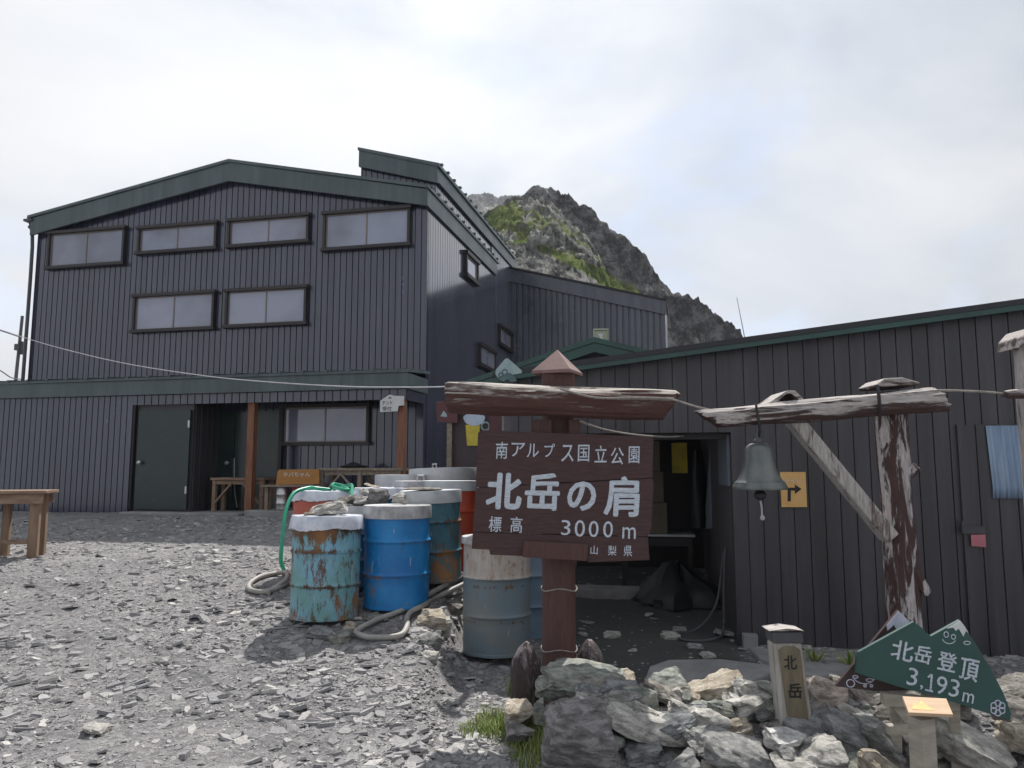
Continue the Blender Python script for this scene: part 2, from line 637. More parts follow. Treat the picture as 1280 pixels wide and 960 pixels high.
M['pane'] = mat_glass('window glass', (0.20, 0.215, 0.29))
M['pane_dark'] = mat_glass('dark window glass', (0.07, 0.075, 0.09))
M['door'] = mat_plain('dark green steel door', (0.020, 0.034, 0.034), rough=0.2, scale=1.5, var=0.2, bump=0.03)
M['steel'] = mat_plain('steel', (0.5, 0.5, 0.5), rough=0.35, metal=0.9, scale=12, var=0.2, bump=0.05)
M['galv'] = mat_plain('galvanised sheet', (0.36, 0.38, 0.40), (0.50, 0.52, 0.54), rough=0.5, metal=0.25, scale=7, bump=0.08, bscale=25)
M['white_lid'] = mat_plain('weathered white lid', (0.27, 0.27, 0.285), (0.46, 0.46, 0.47), rough=0.5, scale=9, streak=0.25, bump=0.1, bscale=30)
M['plastic'] = mat_plain('pale plastic sheet', (0.46, 0.50, 0.60), (0.68, 0.70, 0.76), rough=0.35, scale=11, bump=0.3, bscale=14, bdist=0.01)
M['timber'] = mat_plain('orange stained timber', (0.20, 0.085, 0.045), rough=0.65, scale=3, stretch=(8, 8, 0.8), var=0.35, bump=0.15)
M['old_timber'] = mat_plain('grey weathered timber', (0.16, 0.125, 0.095), (0.30, 0.25, 0.20), rough=0.8, scale=3, stretch=(8, 8, 8), bump=0.25)
M['bench_timber'] = mat_plain('brown bench timber', (0.17, 0.105, 0.07), (0.30, 0.21, 0.15), rough=0.8, scale=2, stretch=(1.0, 9, 9), bump=0.25)
M['bench_leg'] = mat_plain('brown bench leg timber', (0.16, 0.10, 0.065), (0.26, 0.18, 0.125), rough=0.8, scale=2, stretch=(9, 9, 1), bump=0.25)
M['new_wood'] = mat_plain('pale new wood', (0.42, 0.29, 0.18), (0.52, 0.37, 0.25), rough=0.7, scale=3, stretch=(1, 8, 8), bump=0.15)
M['plank'] = mat_plain('grey pale plank', (0.26, 0.235, 0.20), (0.40, 0.365, 0.31), rough=0.85, scale=3, stretch=(2, 2, 9), bump=0.25)
M['sign_brown'] = mat_peel('flaking dark red brown sign paint', (0.072, 0.037, 0.037), (0.22, 0.17, 0.15), along=(1.0, 12, 9), thr=0.71, soft=0.03, scale=1.8, rough=0.75)
M['post_brown'] = mat_peel('red brown painted post', (0.088, 0.042, 0.037), (0.30, 0.20, 0.16), along=(7, 7, 1), thr=0.74, soft=0.04, scale=1.8, rough=0.7)
M['cap_brown'] = mat_plain('faded brown cap', (0.15, 0.085, 0.08), (0.24, 0.15, 0.14), rough=0.7, scale=6, bump=0.1)
M['log'] = mat_peel('brown log with worn top', (0.085, 0.038, 0.032), (0.46, 0.42, 0.38), along=(0.9, 7, 7), thr=0.60, soft=0.06, scale=2.2, wear_up=0.24)
M['old_log'] = mat_peel('peeling log', (0.064, 0.034, 0.032), (0.46, 0.42, 0.40), along=(1.1, 6, 6), thr=0.46, soft=0.04, scale=2.0, wear_up=0.16)
M['old_post'] = mat_peel('peeling post', (0.066, 0.032, 0.031), (0.50, 0.46, 0.46), along=(6, 6, 0.9), thr=0.52, soft=0.02, scale=2.3)
M['grey_log'] = mat_peel('bare grey post', (0.12, 0.07, 0.055), (0.46, 0.43, 0.41), along=(7, 7, 1), thr=0.40, soft=0.05, scale=1.9)
M['white_paint'] = mat_peel('chipped white lettering paint', (0.64, 0.71, 0.80), (0.24, 0.19, 0.19), along=(2, 9, 14), thr=0.70, soft=0.04, scale=3.0)
M['lav_paint'] = mat_plain('lavender white paint', (0.50, 0.50, 0.62), rough=0.6, scale=12, bump=0.05)
M['black_paint'] = mat_plain('black paint', (0.015, 0.014, 0.014), rough=0.6, scale=10, bump=0.02)
M['yellow'] = mat_plain('yellow paint', (0.55, 0.44, 0.05), rough=0.6, scale=8, bump=0.05)
M['foam'] = mat_plain('pale blue foam paint', (0.40, 0.50, 0.66), (0.52, 0.58, 0.66), rough=0.6, scale=14, bump=0.05)
M['orange_sign'] = mat_plain('orange sign board', (0.62, 0.36, 0.12), (0.70, 0.44, 0.18), rough=0.6, scale=6, bump=0.05)
M['amber_board'] = mat_plain('amber board', (0.34, 0.15, 0.035), (0.42, 0.20, 0.05), rough=0.6, scale=5, stretch=(1, 4, 4), bump=0.1)
M['sign_green'] = mat_plain('dark green sign board', (0.022, 0.074, 0.066), rough=0.5, scale=6, var=0.12, bump=0.05)
M['sign_darkbrown'] = mat_plain('dark brown sign board', (0.05, 0.028, 0.03), rough=0.6, scale=6, var=0.2, bump=0.05)
M['white_board'] = mat_plain('white board', (0.58, 0.60, 0.60), rough=0.6, scale=8, var=0.08, bump=0.04)
M['mint'] = mat_plain('mint plate', (0.22, 0.33, 0.34), (0.34, 0.43, 0.43), rough=0.6, scale=14, bump=0.08)
M['mint_dark'] = mat_plain('grey green paint', (0.09, 0.15, 0.16), rough=0.6, scale=14, bump=0.05)
M['bronze'] = mat_plain('weathered bronze', (0.11, 0.125, 0.125), (0.20, 0.21, 0.20), rough=0.45, metal=0.6, scale=6, stretch=(1, 1, 0.5), bump=0.1)
M['purple'] = mat_plain('purple brown painted board', (0.052, 0.036, 0.043), rough=0.6, scale=3, var=0.2, bump=0.05)
M['maroon'] = mat_plain('maroon board', (0.09, 0.03, 0.035), rough=0.6, scale=3, var=0.2, bump=0.05)
M['concrete'] = mat_plain('grey concrete', (0.19, 0.19, 0.195), (0.30, 0.30, 0.305), rough=0.9, scale=3.5, bump=0.3, bscale=40)
M['carton'] = mat_plain('cardboard', (0.15, 0.13, 0.10), rough=0.8, scale=3, var=0.15, bump=0.05)
M['green_hose'] = mat_plain('green hose', (0.01, 0.26, 0.15), rough=0.35, scale=6, var=0.15, bump=0.02)
M['grey_hose'] = mat_plain('grey hose', (0.30, 0.29, 0.27), rough=0.55, scale=8, var=0.2, bump=0.05)
M['cable'] = mat_plain('pale cable', (0.42, 0.42, 0.44), rough=0.6, scale=8, var=0.15, bump=0.02)
M['rope'] = mat_plain('worn rope', (0.24, 0.22, 0.20), rough=0.9, scale=30, var=0.3, bump=0.2, bscale=120)
M['blue_cloth'] = mat_plain('pale blue curtain', (0.17, 0.25, 0.37), (0.27, 0.35, 0.46), rough=0.8, scale=3, stretch=(6, 6, 0.6), bump=0.15)
M['pale_panel'] = mat_plain('pale blue grey panel', (0.13, 0.155, 0.19), rough=0.6, scale=4, stretch=(4, 4, 0.4), var=0.2, bump=0.05)
M['pink'] = mat_plain('pink tag', (0.48, 0.16, 0.19), rough=0.6, scale=8, var=0.1, bump=0.02)
M['red_plastic'] = mat_plain('red bucket', (0.25, 0.03, 0.025), rough=0.45, scale=6, var=0.2, bump=0.03)
M['lamp_frame'] = mat_plain('pale olive lamp housing', (0.30, 0.33, 0.24), rough=0.5, scale=8, var=0.15, bump=0.04)
M['lamp_glass'] = mat_glass('lamp glass', (0.22, 0.25, 0.14), 0.15)
M['pole'] = mat_plain('dark pole', (0.075, 0.075, 0.085), rough=0.7, scale=4, var=0.2, bump=0.1)
M['stake_tan'] = mat_plain('tan painted recess', (0.22, 0.175, 0.115), (0.13, 0.118, 0.085), rough=0.8, scale=4, stretch=(5, 5, 1), bump=0.2)
M['stake_wood'] = mat_plain('grey stake wood', (0.24, 0.22, 0.19), (0.46, 0.44, 0.42), rough=0.85, scale=3, stretch=(9, 9, 1), bump=0.3)
M['stub'] = mat_peel('dark stump', (0.048, 0.034, 0.034), (0.24, 0.20, 0.21), along=(7, 7, 2), thr=0.60, soft=0.05, scale=2.2, wear_up=0.16)
M['tarp'] = mat_plain('dark tarp', (0.02, 0.024, 0.026), rough=0.6, scale=4, var=0.3, bump=0.1)

RK = {
    'grey': mat_rock('grey slate', (0.25, 0.25, 0.245), (0.38, 0.378, 0.365)),
    'green': mat_rock('green grey slate', (0.205, 0.222, 0.205), (0.32, 0.335, 0.305), lichen=(0.35, 0.335, 0.29)),
    'tan': mat_rock('tan stone', (0.37, 0.32, 0.25), (0.53, 0.475, 0.40)),
    'pale': mat_rock('pale slate', (0.38, 0.37, 0.345), (0.54, 0.525, 0.49)),
    'blue': mat_rock('blue grey slate', (0.20, 0.208, 0.215), (0.31, 0.318, 0.325)),
    'brown': mat_rock('brown grey slate', (0.20, 0.185, 0.168), (0.31, 0.29, 0.265)),
    'pink': mat_rock('pinkish quartz stone', (0.42, 0.35, 0.305), (0.58, 0.51, 0.46)),
    'white': mat_rock('white quartz stone', (0.52, 0.52, 0.51), (0.66, 0.65, 0.63)),
    'purple': mat_rock('purple grey slate', (0.19, 0.18, 0.182), (0.30, 0.285, 0.285)),
}


# ------------------------------------------------------------------ ground
def mat_ground():
    m, t, b, L = new_mat('shale ground')
    v = coords(t)
    n = N(t, 'ShaderNodeTexNoise', inp={'Scale': 0.9, 'Detail': 8.0, 'Roughness': 0.65})
    L(v, n.inputs['Vector'])
    r = ramp(t, [(0.35, (0.232, 0.229, 0.238)), (0.65, (0.345, 0.339, 0.342))])
    L(n.outputs['Fac'], r.inputs['Fac'])
    vo = N(t, 'ShaderNodeTexVoronoi', inp={'Scale': 34.0, 'Randomness': 1.0})
    wn = N(t, 'ShaderNodeTexNoise', inp={'Scale': 9.0, 'Detail': 3.0})
    L(v, wn.inputs['Vector'])
    wv = N(t, 'ShaderNodeVectorMath', operation='MULTIPLY_ADD')
    wv.inputs[1].default_value = (0.12, 0.12, 0.12)
    L(wn.outputs['Color'], wv.inputs[0])
    L(v, wv.inputs[2])
    L(wv.outputs[0], vo.inputs['Vector'])
    sx = N(t, 'ShaderNodeSeparateColor')
    L(vo.outputs['Color'], sx.inputs[0])
    cr = ramp(t, [(0.0, (0.55, 0.55, 0.56)), (0.6, (0.95, 0.95, 0.95)), (1.0, (1.35, 1.33, 1.30))])
    L(sx.outputs[0], cr.inputs['Fac'])
    mm = N(t, 'ShaderNodeMix', data_type='RGBA', blend_type='MULTIPLY')
    mm.inputs['Factor'].default_value = 0.8
    L(r.outputs[0], mm.inputs['A'])
    L(cr.outputs[0], mm.inputs['B'])
    f = N(t, 'ShaderNodeTexNoise', inp={'Scale': 90.0, 'Detail': 5.0, 'Roughness': 0.75})
    L(v, f.inputs['Vector'])
    frr = ramp(t, [(0.32, (0.5, 0.5, 0.5)), (0.62, (1.15, 1.15, 1.15))])
    L(f.outputs['Fac'], frr.inputs['Fac'])
    m2 = N(t, 'ShaderNodeMix', data_type='RGBA', blend_type='MULTIPLY')
    m2.inputs['Factor'].default_value = 0.8
    L(mm.outputs['Result'], m2.inputs['A'])
    L(frr.outputs[0], m2.inputs['B'])
    da = N(t, 'ShaderNodeAttribute', attribute_name='damp_shade')     # dark passage floor: damp earth and shade put into the colour
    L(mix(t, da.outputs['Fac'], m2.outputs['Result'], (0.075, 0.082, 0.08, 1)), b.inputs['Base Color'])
    b.inputs['Roughness'].default_value = 0.95
    b.inputs['Specular IOR Level'].default_value = 0.2
    ad = N(t, 'ShaderNodeMath', operation='MULTIPLY_ADD', inp={1: 0.6})
    L(sx.outputs[1], ad.inputs[0])
    L(f.outputs['Fac'], ad.inputs[2])
    bump_of(t, b, ad.outputs[0], 0.9, 0.02)
    return m


M['ground'] = mat_ground()


def axis_vals(lo, hi, step, far):
    core = list(np.arange(lo, hi + 1e-6, step))
    a, s_ = [], step
    x = hi
    while x < far:
        s_ *= 1.25
        x += s_
        a.append(x)
    b_, s_ = [], step
    x = lo
    while x > -far:
        s_ *= 1.25
        x -= s_
        b_.append(x)
    return np.array(b_[::-1] + core + a)


def grid_mesh(name, X, Y, Z, mat, smooth_=True):
    ny, nx = X.shape
    me = bpy.data.meshes.new(name)
    nv, nf = nx * ny, (nx - 1) * (ny - 1)
    me.vertices.add(nv)
    me.vertices.foreach_set('co', np.stack([X, Y, Z], -1).reshape(-1).astype(np.float32))
    idx = np.arange(nv).reshape(ny, nx)
    q = np.stack([idx[:-1, :-1], idx[:-1, 1:], idx[1:, 1:], idx[1:, :-1]], -1).reshape(-1)
    me.loops.add(nf * 4)
    me.loops.foreach_set('vertex_index', q.astype(np.int32))
    me.polygons.add(nf)
    me.polygons.foreach_set('loop_start', (np.arange(nf) * 4).astype(np.int32))
    me.update(calc_edges=True)
    me.polygons.foreach_set('use_smooth', np.full(nf, smooth_))
    me.validate()
    return mesh_obj(name, me, mat)


def vnoise(x, y, seed=0):               # quick value noise
    x, y = np.asarray(x), np.asarray(y)
    xi, yi = np.floor(x).astype(np.int64), np.floor(y).astype(np.int64)
    xf, yf = x - xi, y - yi
    u, v = xf * xf * (3 - 2 * xf), yf * yf * (3 - 2 * yf)

    def h(a, b_):
        n_ = (a * 374761393 + b_ * 668265263 + seed * 974711) & 0x7fffffff
        n_ = ((n_ ^ (n_ >> 13)) * 1274126177) & 0x7fffffff
        return ((n_ ^ (n_ >> 16)) & 0xffff) / 65535.0
    return (h(xi, yi) * (1 - u) + h(xi + 1, yi) * u) * (1 - v) + (h(xi, yi + 1) * (1 - u) + h(xi + 1, yi + 1) * u) * v


def fbm(x, y, seed=0, oct_=5, gain=0.5, lac=2.1):
    s_, a, tot = 0, 1.0, 0
    for k in range(oct_):
        s_ = s_ + a * vnoise(x, y, seed + k * 17)
        tot += a
        a *= gain
        x, y = x * lac + 13.7, y * lac + 7.3
    return s_ / tot


def ground_rough(x, y):
    return 0.07 * (fbm(x * 0.8, y * 0.8, 3, 3) - 0.5) + 0.035 * (fbm(x * 5, y * 5, 9, 3) - 0.5)


def damp_shade_at(x, y):
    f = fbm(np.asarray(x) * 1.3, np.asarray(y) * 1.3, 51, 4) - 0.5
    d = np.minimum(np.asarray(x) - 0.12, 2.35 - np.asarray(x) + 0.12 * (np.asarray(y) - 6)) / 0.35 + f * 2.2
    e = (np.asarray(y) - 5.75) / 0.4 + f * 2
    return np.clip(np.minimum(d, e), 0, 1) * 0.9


xs, ys = axis_vals(-13, 8, 0.075, 800), axis_vals(0.5, 17, 0.075, 800)
GX, GY = np.meshgrid(xs, ys)
GZ = gz_np(GX, GY) + np.where((np.abs(GX) < 30) & (np.abs(GY) < 40), ground_rough(GX, GY), 0)
g = grid_mesh('ground', GX, GY, GZ, M['ground'])
at = g.data.attributes.new('damp_shade', 'FLOAT', 'POINT')
at.data.foreach_set('value', np.where((np.abs(GX) < 30) & (GY > 0) & (GY < 15), damp_shade_at(GX, GY), 0).reshape(-1).astype(np.float32))
tag(g, kind='structure')


def gzr(x, y):
    return float(gz_np(x, y) + ground_rough(np.array(x), np.array(y)))


# shale chips: nobody could count them
def mat_chips():
    m, t, b, L = new_mat('shale chips')
    ge = N(t, 'ShaderNodeNewGeometry')
    r = ramp(t, [(0.0, (0.20, 0.198, 0.206)), (0.45, (0.28, 0.276, 0.28)), (0.85, (0.345, 0.338, 0.337)), (1.0, (0.46, 0.445, 0.425))])
    L(ge.outputs['Random Per Island'], r.inputs['Fac'])
    v = coords(t)
    f = N(t, 'ShaderNodeTexNoise', inp={'Scale': 60.0, 'Detail': 5.0, 'Roughness': 0.7})
    L(v, f.inputs['Vector'])
    fr_ = ramp(t, [(0.3, (0.55, 0.55, 0.55)), (0.6, (1.1, 1.1, 1.1))])
    L(f.outputs['Fac'], fr_.inputs['Fac'])
    mm = N(t, 'ShaderNodeMix', data_type='RGBA', blend_type='MULTIPLY')
    mm.inputs['Factor'].default_value = 0.8
    L(r.outputs[0], mm.inputs['A'])
    L(fr_.outputs[0], mm.inputs['B'])
    L(mm.outputs['Result'], b.inputs['Base Color'])
    b.inputs['Roughness'].default_value = 0.9
    b.inputs['Specular IOR Level'].default_value = 0.25
    bump_of(t, b, f.outputs['Fac'], 0.5, 0.008)
    return m


def chips(n_):
    rng = RNG
    # draw positions in polar form round the camera so density falls with distance
    ang = rng.uniform(-0.72, 0.62, n_)
    d = 3.4 * (14.5 / 3.4) ** rng.uniform(0, 1, n_) ** 0.85
    x, y = d * np.sin(ang), d * np.cos(ang)
    patch = fbm(x * 0.9, y * 0.9, 31, 3)
    keep = rng.uniform(0, 1, n_) < np.clip((patch - 0.28) * 2.6, 0.25, 1) * np.clip(1 - 1.08 * damp_shade_at(x, y), 0, 1)
    x, y, d = x[keep], y[keep], d[keep]
    n_ = len(x)
    K = 5
    size = 0.0058 * np.exp(rng.exponential(0.52, n_)) * (0.7 + 0.09 * d) * (0.5 + 1.1 * fbm(x * 1.7, y * 1.7, 77, 3))
    size = np.minimum(size, 0.07)
    th = size * rng.uniform(0.10, 0.34, n_)
    t0 = rng.uniform(0, 2 * np.pi, n_)[:, None] + np.arange(K)[None] * 2 * np.pi / K + rng.uniform(-.35, .35, (n_, K))
    rad = size[:, None] * rng.uniform(0.5, 1.35, (n_, K))
    asp, az = rng.uniform(0.4, 0.95, n_)[:, None], rng.uniform(0, np.pi, n_)[:, None]
    lx, ly = rad * np.cos(t0), rad * np.sin(t0) * asp
    px_, py_ = lx * np.cos(az) - ly * np.sin(az), lx * np.sin(az) + ly * np.cos(az)
    tx, ty = rng.normal(0, 0.16, n_)[:, None], rng.normal(0, 0.16, n_)[:, None]
    z0 = gz_np(x, y) + ground_rough(x, y)
    top = np.stack([x[:, None] + px_ * .86, y[:, None] + py_ * .86, (z0 + th * 0.75)[:, None] + px_ * tx + py_ * ty + rng.uniform(-.1, .1, (n_, K)) * th[:, None]], -1)
    bot = np.stack([x[:, None] + px_, y[:, None] + py_, (z0 - th * 0.35)[:, None] + px_ * tx + py_ * ty], -1)
    V = np.concatenate([top, bot], 1).reshape(-1, 3)
    base = (np.arange(n_) * 2 * K)[:, None]
    loops, starts = [], []
    fan = np.arange(K)
    topf = (base + fan[None])                                   # n,K
    i, j = fan, (fan + 1) % K
    side = np.stack([i, i + K, j + K, j], -1)[None] + base[:, :, None]   # n,K,4
    per = np.concatenate([topf, side.reshape(n_, -1)], 1)
    loops = per.reshape(-1)
    lens = np.tile(np.array([K] + [4] * K), n_)
    starts = np.concatenate([[0], np.cumsum(lens)[:-1]])
    me = bpy.data.meshes.new('gravel')
    me.vertices.add(len(V))
    me.vertices.foreach_set('co', V.reshape(-1).astype(np.float32))
    me.loops.add(len(loops))
    me.loops.foreach_set('vertex_index', loops.astype(np.int32))
    me.polygons.add(len(lens))
    me.polygons.foreach_set('loop_start', starts.astype(np.int32))
    me.update(calc_edges=True)
    me.polygons.foreach_set('use_smooth', np.zeros(len(lens), dtype=bool))
    me.validate()
    o = mesh_obj('gravel', me, mat_chips())
    tag(o, 'grey shale chips strewn over the yard', 'gravel', kind='stuff')


chips(150000)

# ------------------------------------------------------------------ mountain behind
def mat_mountain():
    m, t, b, L = new_mat('mountain rock and turf')
    v = coords(t)
    n = N(t, 'ShaderNodeTexNoise', inp={'Scale': 0.30, 'Detail': 12.0, 'Roughness': 0.80, 'Distortion': 0.3})
    L(v, n.inputs['Vector'])
    r = ramp(t, [(0.40, (0.05, 0.05, 0.052)), (0.47, (0.19, 0.19, 0.182)), (0.53, (0.36, 0.36, 0.34)), (0.60, (0.55, 0.545, 0.52))])
    L(n.outputs['Fac'], r.inputs['Fac'])
    at = N(t, 'ShaderNodeAttribute', attribute_name='turf')
    at2 = N(t, 'ShaderNodeAttribute', attribute_name='cliff')
    g2 = N(t, 'ShaderNodeTexNoise', inp={'Scale': 0.45, 'Detail': 10.0, 'Roughness': 0.76})
    L(v, g2.inputs['Vector'])
    gc = ramp(t, [(0.40, (0.05, 0.085, 0.014)), (0.50, (0.13, 0.20, 0.03)), (0.60, (0.27, 0.31, 0.10))])
    L(g2.outputs['Fac'], gc.inputs['Fac'])
    dk = ramp(t, [(0.41, (0.022, 0.022, 0.028)), (0.49, (0.075, 0.075, 0.085)), (0.58, (0.28, 0.28, 0.29))])
    L(n.outputs['Fac'], dk.inputs['Fac'])
    rock = mix(t, at2.outputs['Fac'], r.outputs[0], dk.outputs[0])
    ma = N(t, 'ShaderNodeMath', operation='ADD')
    L(at.outputs['Fac'], ma.inputs[0])
    L(g2.outputs['Fac'], ma.inputs[1])
    tf = ramp(t, [(0.92, (0, 0, 0)), (1.04, (1, 1, 1))])
    L(ma.outputs[0], tf.inputs['Fac'])
    L(mix(t, tf.outputs[0], rock, gc.outputs[0]), b.inputs['Base Color'])
    b.inputs['Roughness'].default_value = 1.0
    b.inputs['Specular IOR Level'].default_value = 0.1
    bump_of(t, b, n.outputs['Fac'], 1.0, 3.0)
    return m


def mountain(name, outline, Y0, cliff, slope, nx, ny, reach, amp, seed, turf_bands=()):
    pts = [P(px, py, Y0) for px, py in outline]
    ox, oz = [p.x for p in pts], [p.z for p in pts]
    x = np.linspace(ox[0], ox[-1], nx)
    tt = np.linspace(-0.35, 1.0, ny)
    s_ = np.sign(tt) * np.abs(tt) ** 1.25 * reach              # distance in front of the ridge
    X, S = np.meshgrid(x, s_)
    ridge = np.interp(X, ox, oz)
    c = np.interp(X, [P(a, 300, Y0).x for a, _ in cliff], [h for _, h in cliff])
    run = c / 1.75
    wob = (fbm(X * 0.06, S * 0.05, seed + 5, 4) - 0.5) * 10
    Sx = np.maximum(S + wob * np.clip(S / 10, 0, 1), 0)
    drop = np.where(Sx < run, Sx * 1.75, c + (Sx - run) * slope)
    drop = np.where(S < 0, -S * 1.1, drop)
    # gullies run down the slope
    rid = 1 - np.abs(2 * fbm(X * 0.09 + S * 0.03, S * 0.035, seed, 5, 0.55) - 1)
    fine = 1 - np.abs(2 * fbm(X * 0.42 + wob * .2, S * 0.36, seed + 40, 6, 0.66) - 1)
    blk = np.floor(fbm(X * 0.5, S * 0.8, seed + 44, 4, 0.6) * 9) / 9
    k = np.clip(0.22 + np.abs(S) / 12, 0, 1)
    cl = np.clip((c + 3 - drop) / np.maximum(c, 1), 0, 1) * np.clip(c / 8, 0, 1)
    Z = ridge - drop + (rid - 0.7) * amp * k + (fine - 0.65) * amp * (0.55 + 0.45 * cl) * np.clip(0.40 + S / 7, 0.40, 1) + (blk - 0.5) * amp * 0.9 * np.clip(0.4 + S / 6, 0.4, 1)
    Yv = Y0 - S + (fbm(X * 0.2, Z * 0.2, seed + 80, 4) - 0.5) * amp * 1.2
    o = grid_mesh(name, X, Yv, Z, M['mountain'])
    f = fbm(X * 0.055 + S * 0.025, S * 0.05 - X * 0.02, seed + 60, 4)
    turf = np.clip((f - 0.47) * 2.6, -0.4, 0.42) + np.clip(0.42 - cl, -1, 0.0) + 0.05
    for (x0, y0), (x1, y1), wd, st_ in turf_bands:             # measured strips of alpine turf
        a, b_ = P(x0, y0, Y0 - 25), P(x1, y1, Y0 - 25)
        kx, kz = X * (Y0 - 25) / Yv, (Z - EYE) * (Y0 - 25) / Yv + EYE
        ex_, ez_ = b_.x - a.x, b_.z - a.z
        tt_ = np.clip(((kx - a.x) * ex_ + (kz - a.z) * ez_) / (ex_ * ex_ + ez_ * ez_), 0, 1)
        dd = np.hypot(kx - a.x - tt_ * ex_, kz - a.z - tt_ * ez_) / (wd * (Y0 - 25) / F_PX)
        turf = np.maximum(turf, st_ - 0.45 * dd + (f - 0.5) * 0.8)
    at = o.data.attributes.new('turf', 'FLOAT', 'POINT')
    at.data.foreach_set('value', turf.reshape(-1).astype(np.float32))
    at = o.data.attributes.new('cliff', 'FLOAT', 'POINT')
    dark = np.clip(cl * 1.4 + (fbm(X * .15, S * .15, seed + 90, 3) - .5) * .8 * cl, 0, 1)
    at.data.foreach_set('value', dark.reshape(-1).astype(np.float32))
    tag(o, kind='structure')
    return o


M['mountain'] = mat_mountain()
mountain('mountain', [(430, 400), (520, 330), (590, 290), (618, 262), (640, 247), (655, 245), (664, 238), (690, 236), (716, 246), (724, 254),
                      (738, 262), (750, 280), (775, 297), (800, 318), (815, 333), (832, 360), (842, 370), (858, 370), (872, 374), (884, 388),
                      (900, 398), (926, 420), (960, 450), (1050, 520), (1150, 600)], 170,
         [(560, 1), (640, 2), (690, 5), (745, 12), (800, 22), (850, 20), (920, 14), (1000, 8)], 0.62, 460, 330, 95, 5.0, 3,
         (((606, 285), (640, 268), 16, 0.85), ((612, 320), (655, 300), 14, 0.7), ((674, 310), (705, 320), 8, 0.95), ((700, 319), (745, 342), 9, 1.0), ((740, 342), (800, 372), 10, 0.95),
          ((660, 330), (720, 352), 12, 0.55), ((845, 430), (890, 440), 12, 0.6), ((640, 262), (700, 262), 10, 0.45)))
mountain('hill', [(470, 330), (540, 270), (575, 248), (592, 243), (606, 241), (622, 246), (645, 244), (670, 262), (720, 300)], 850,
         [(500, 12), (600, 20), (700, 12)], 0.8, 160, 90, 190, 10.0, 21)


# ------------------------------------------------------------------ the big hut
A_H = math.radians(13)
EX, EYV = Vector((-math.cos(A_H), math.sin(A_H), 0)), Vector((math.sin(A_H), math.cos(A_H), 0))
c0 = P(533, 400, 14.0)
H = Frame((c0.x, c0.y, 0), EX, EYV)
base_hut = gz(c0.x, c0.y) - 0.15


def cladding(mb, fr, a0, a1, zb, zt, pitch, groove=0.019, deep=0.024, thick=0.1, b=0.0, along='a', sgn=1):
    """Sheet cladding with pressed grooves. along 'a': wall in the plane b; along 'b': wall in the plane a (= b argument)."""
    def pt(u, d, z):
        return fr.pt(u, b + d * sgn, z) if along == 'a' else fr.pt(b + d * sgn, u, z)
    us, x = [], a0
    while x < a1 - 1e-4:
        e = min(x + pitch - groove, a1)
        us += [(x, 0.0), (e, 0.0)]
        if e < a1:
            us += [(e + groove * 0.25, deep), (min(e + groove * 0.75, a1), deep)]
        x = e + groove
    us[-1] = (a1, us[-1][1])
    n = len(us)
    f = zt if callable(zt) else (lambda u: zt)
    h = zb if callable(zb) else (lambda u: zb)
    q = [pt(u, d, h(u)) for u, d in us] + [pt(u, d, f(u)) for u, d in us]
    q += [pt(u, thick, h(u)) for u, d in us] + [pt(u, thick, f(u)) for u, d in us]
    fs = []
    for i in range(n - 1):
        fs += [(i, i + 1, n + i + 1, n + i), (2 * n + i + 1, 2 * n + i, 3 * n + i, 3 * n + i + 1), (n + i, n + i + 1, 3 * n + i + 1, 3 * n + i),
               (i + 1, i, 2 * n + i, 2 * n + i + 1)]
    fs += [(0, n, 3 * n, 2 * n), (n - 1, 3 * n - 1, 4 * n - 1, 2 * n - 1)]
    mb.add(q, fs)


hut = thing('mountain_hut', 'large three storey hut clad in dark slate sheet with gable roof', 'building', (c0.x, c0.y, base_hut))
U1 = H.hit(47, 300, 0)[0]
uA, zA = H.hit(287, 203, -0.15)           # ridge
_, zR = H.hit(533, 236, -0.15)            # right eave
_, zL = H.hit(53, 272, -0.15)             # left eave


def roof_z(u):
    return float(np.interp(u, [0, uA, U1], [zR, zA, zL]))


W1 = H.hit_side(618, 420, 0)[0]
W2 = H.hit_side(637, 420, 0.08)[0]
ext_b = -1.0
mb = MB()
cladding(mb, H, 0.0, U1, base_hut + 0.2, lambda u: roof_z(u) - 0.08, 0.125)
mb.build('front_wall', M['clad'], hut)
mb = MB()
cladding(mb, H, 0.024, W1, base_hut - 0.5, zR - 0.02, 0.15, along='b')
mb.build('side_wall', M['clad'], hut)
mb = MB()
cladding(mb, H, 0.05, W1 + 0.1, base_hut, zL - 0.05, 0.3, along='b', b=U1, sgn=-1)
mb.build('far_wall', M['clad'], hut)
mb = MB()                                  # roof slabs
ov = 0.16
for u0, u1 in ((-0.08, uA), (uA, U1 + 0.12)):
    z0, z1 = roof_z(max(u0, 0)), roof_z(min(u1, U1))
    mb.prism(H, [(u0, z0 + 0.0), (u1, z1 + 0.0), (u1, z1 + 0.06), (u0, z0 + 0.06)], -ov - 0.03, W1 + 0.2)
k = -0.05
while k < W1:                              # snow clips along the right eave
    mb.box(H, -0.11, 0.0, k, k + 0.06, zR + 0.06, zR + 0.10)
    k += 0.42
mb.build('roof', M['fascia'], hut)
mb = MB()                                  # gable fascia
fh = H.hit(287, 203, -0.15)[1] - H.hit(287, 226, -0.15)[1]
mb.prism(H, [(0, zR - fh * 0.82), (uA, zA - fh), (U1 + 0.05, zL - fh * 0.95), (U1 + 0.05, zL), (uA, zA), (0, zR)], -ov, -ov + 0.06)
mb.box(H, -0.05, -0.003, -ov, W1 + 0.05, zR - fh * 0.85, zR)
mb.build('fascia', M['fascia'], hut)
mb = MB()
pts = [H.pt(U1 + 0.08, -0.05, zL - 0.05), H.pt(U1 + 0.13, -0.1, zL - 0.15), H.pt(U1 + 0.04, -0.08, zL - 0.6), H.pt(U1 + 0.04, -0.08, base_hut + 2.6)]
mb.tube(pts, 0.035, 10, 4)
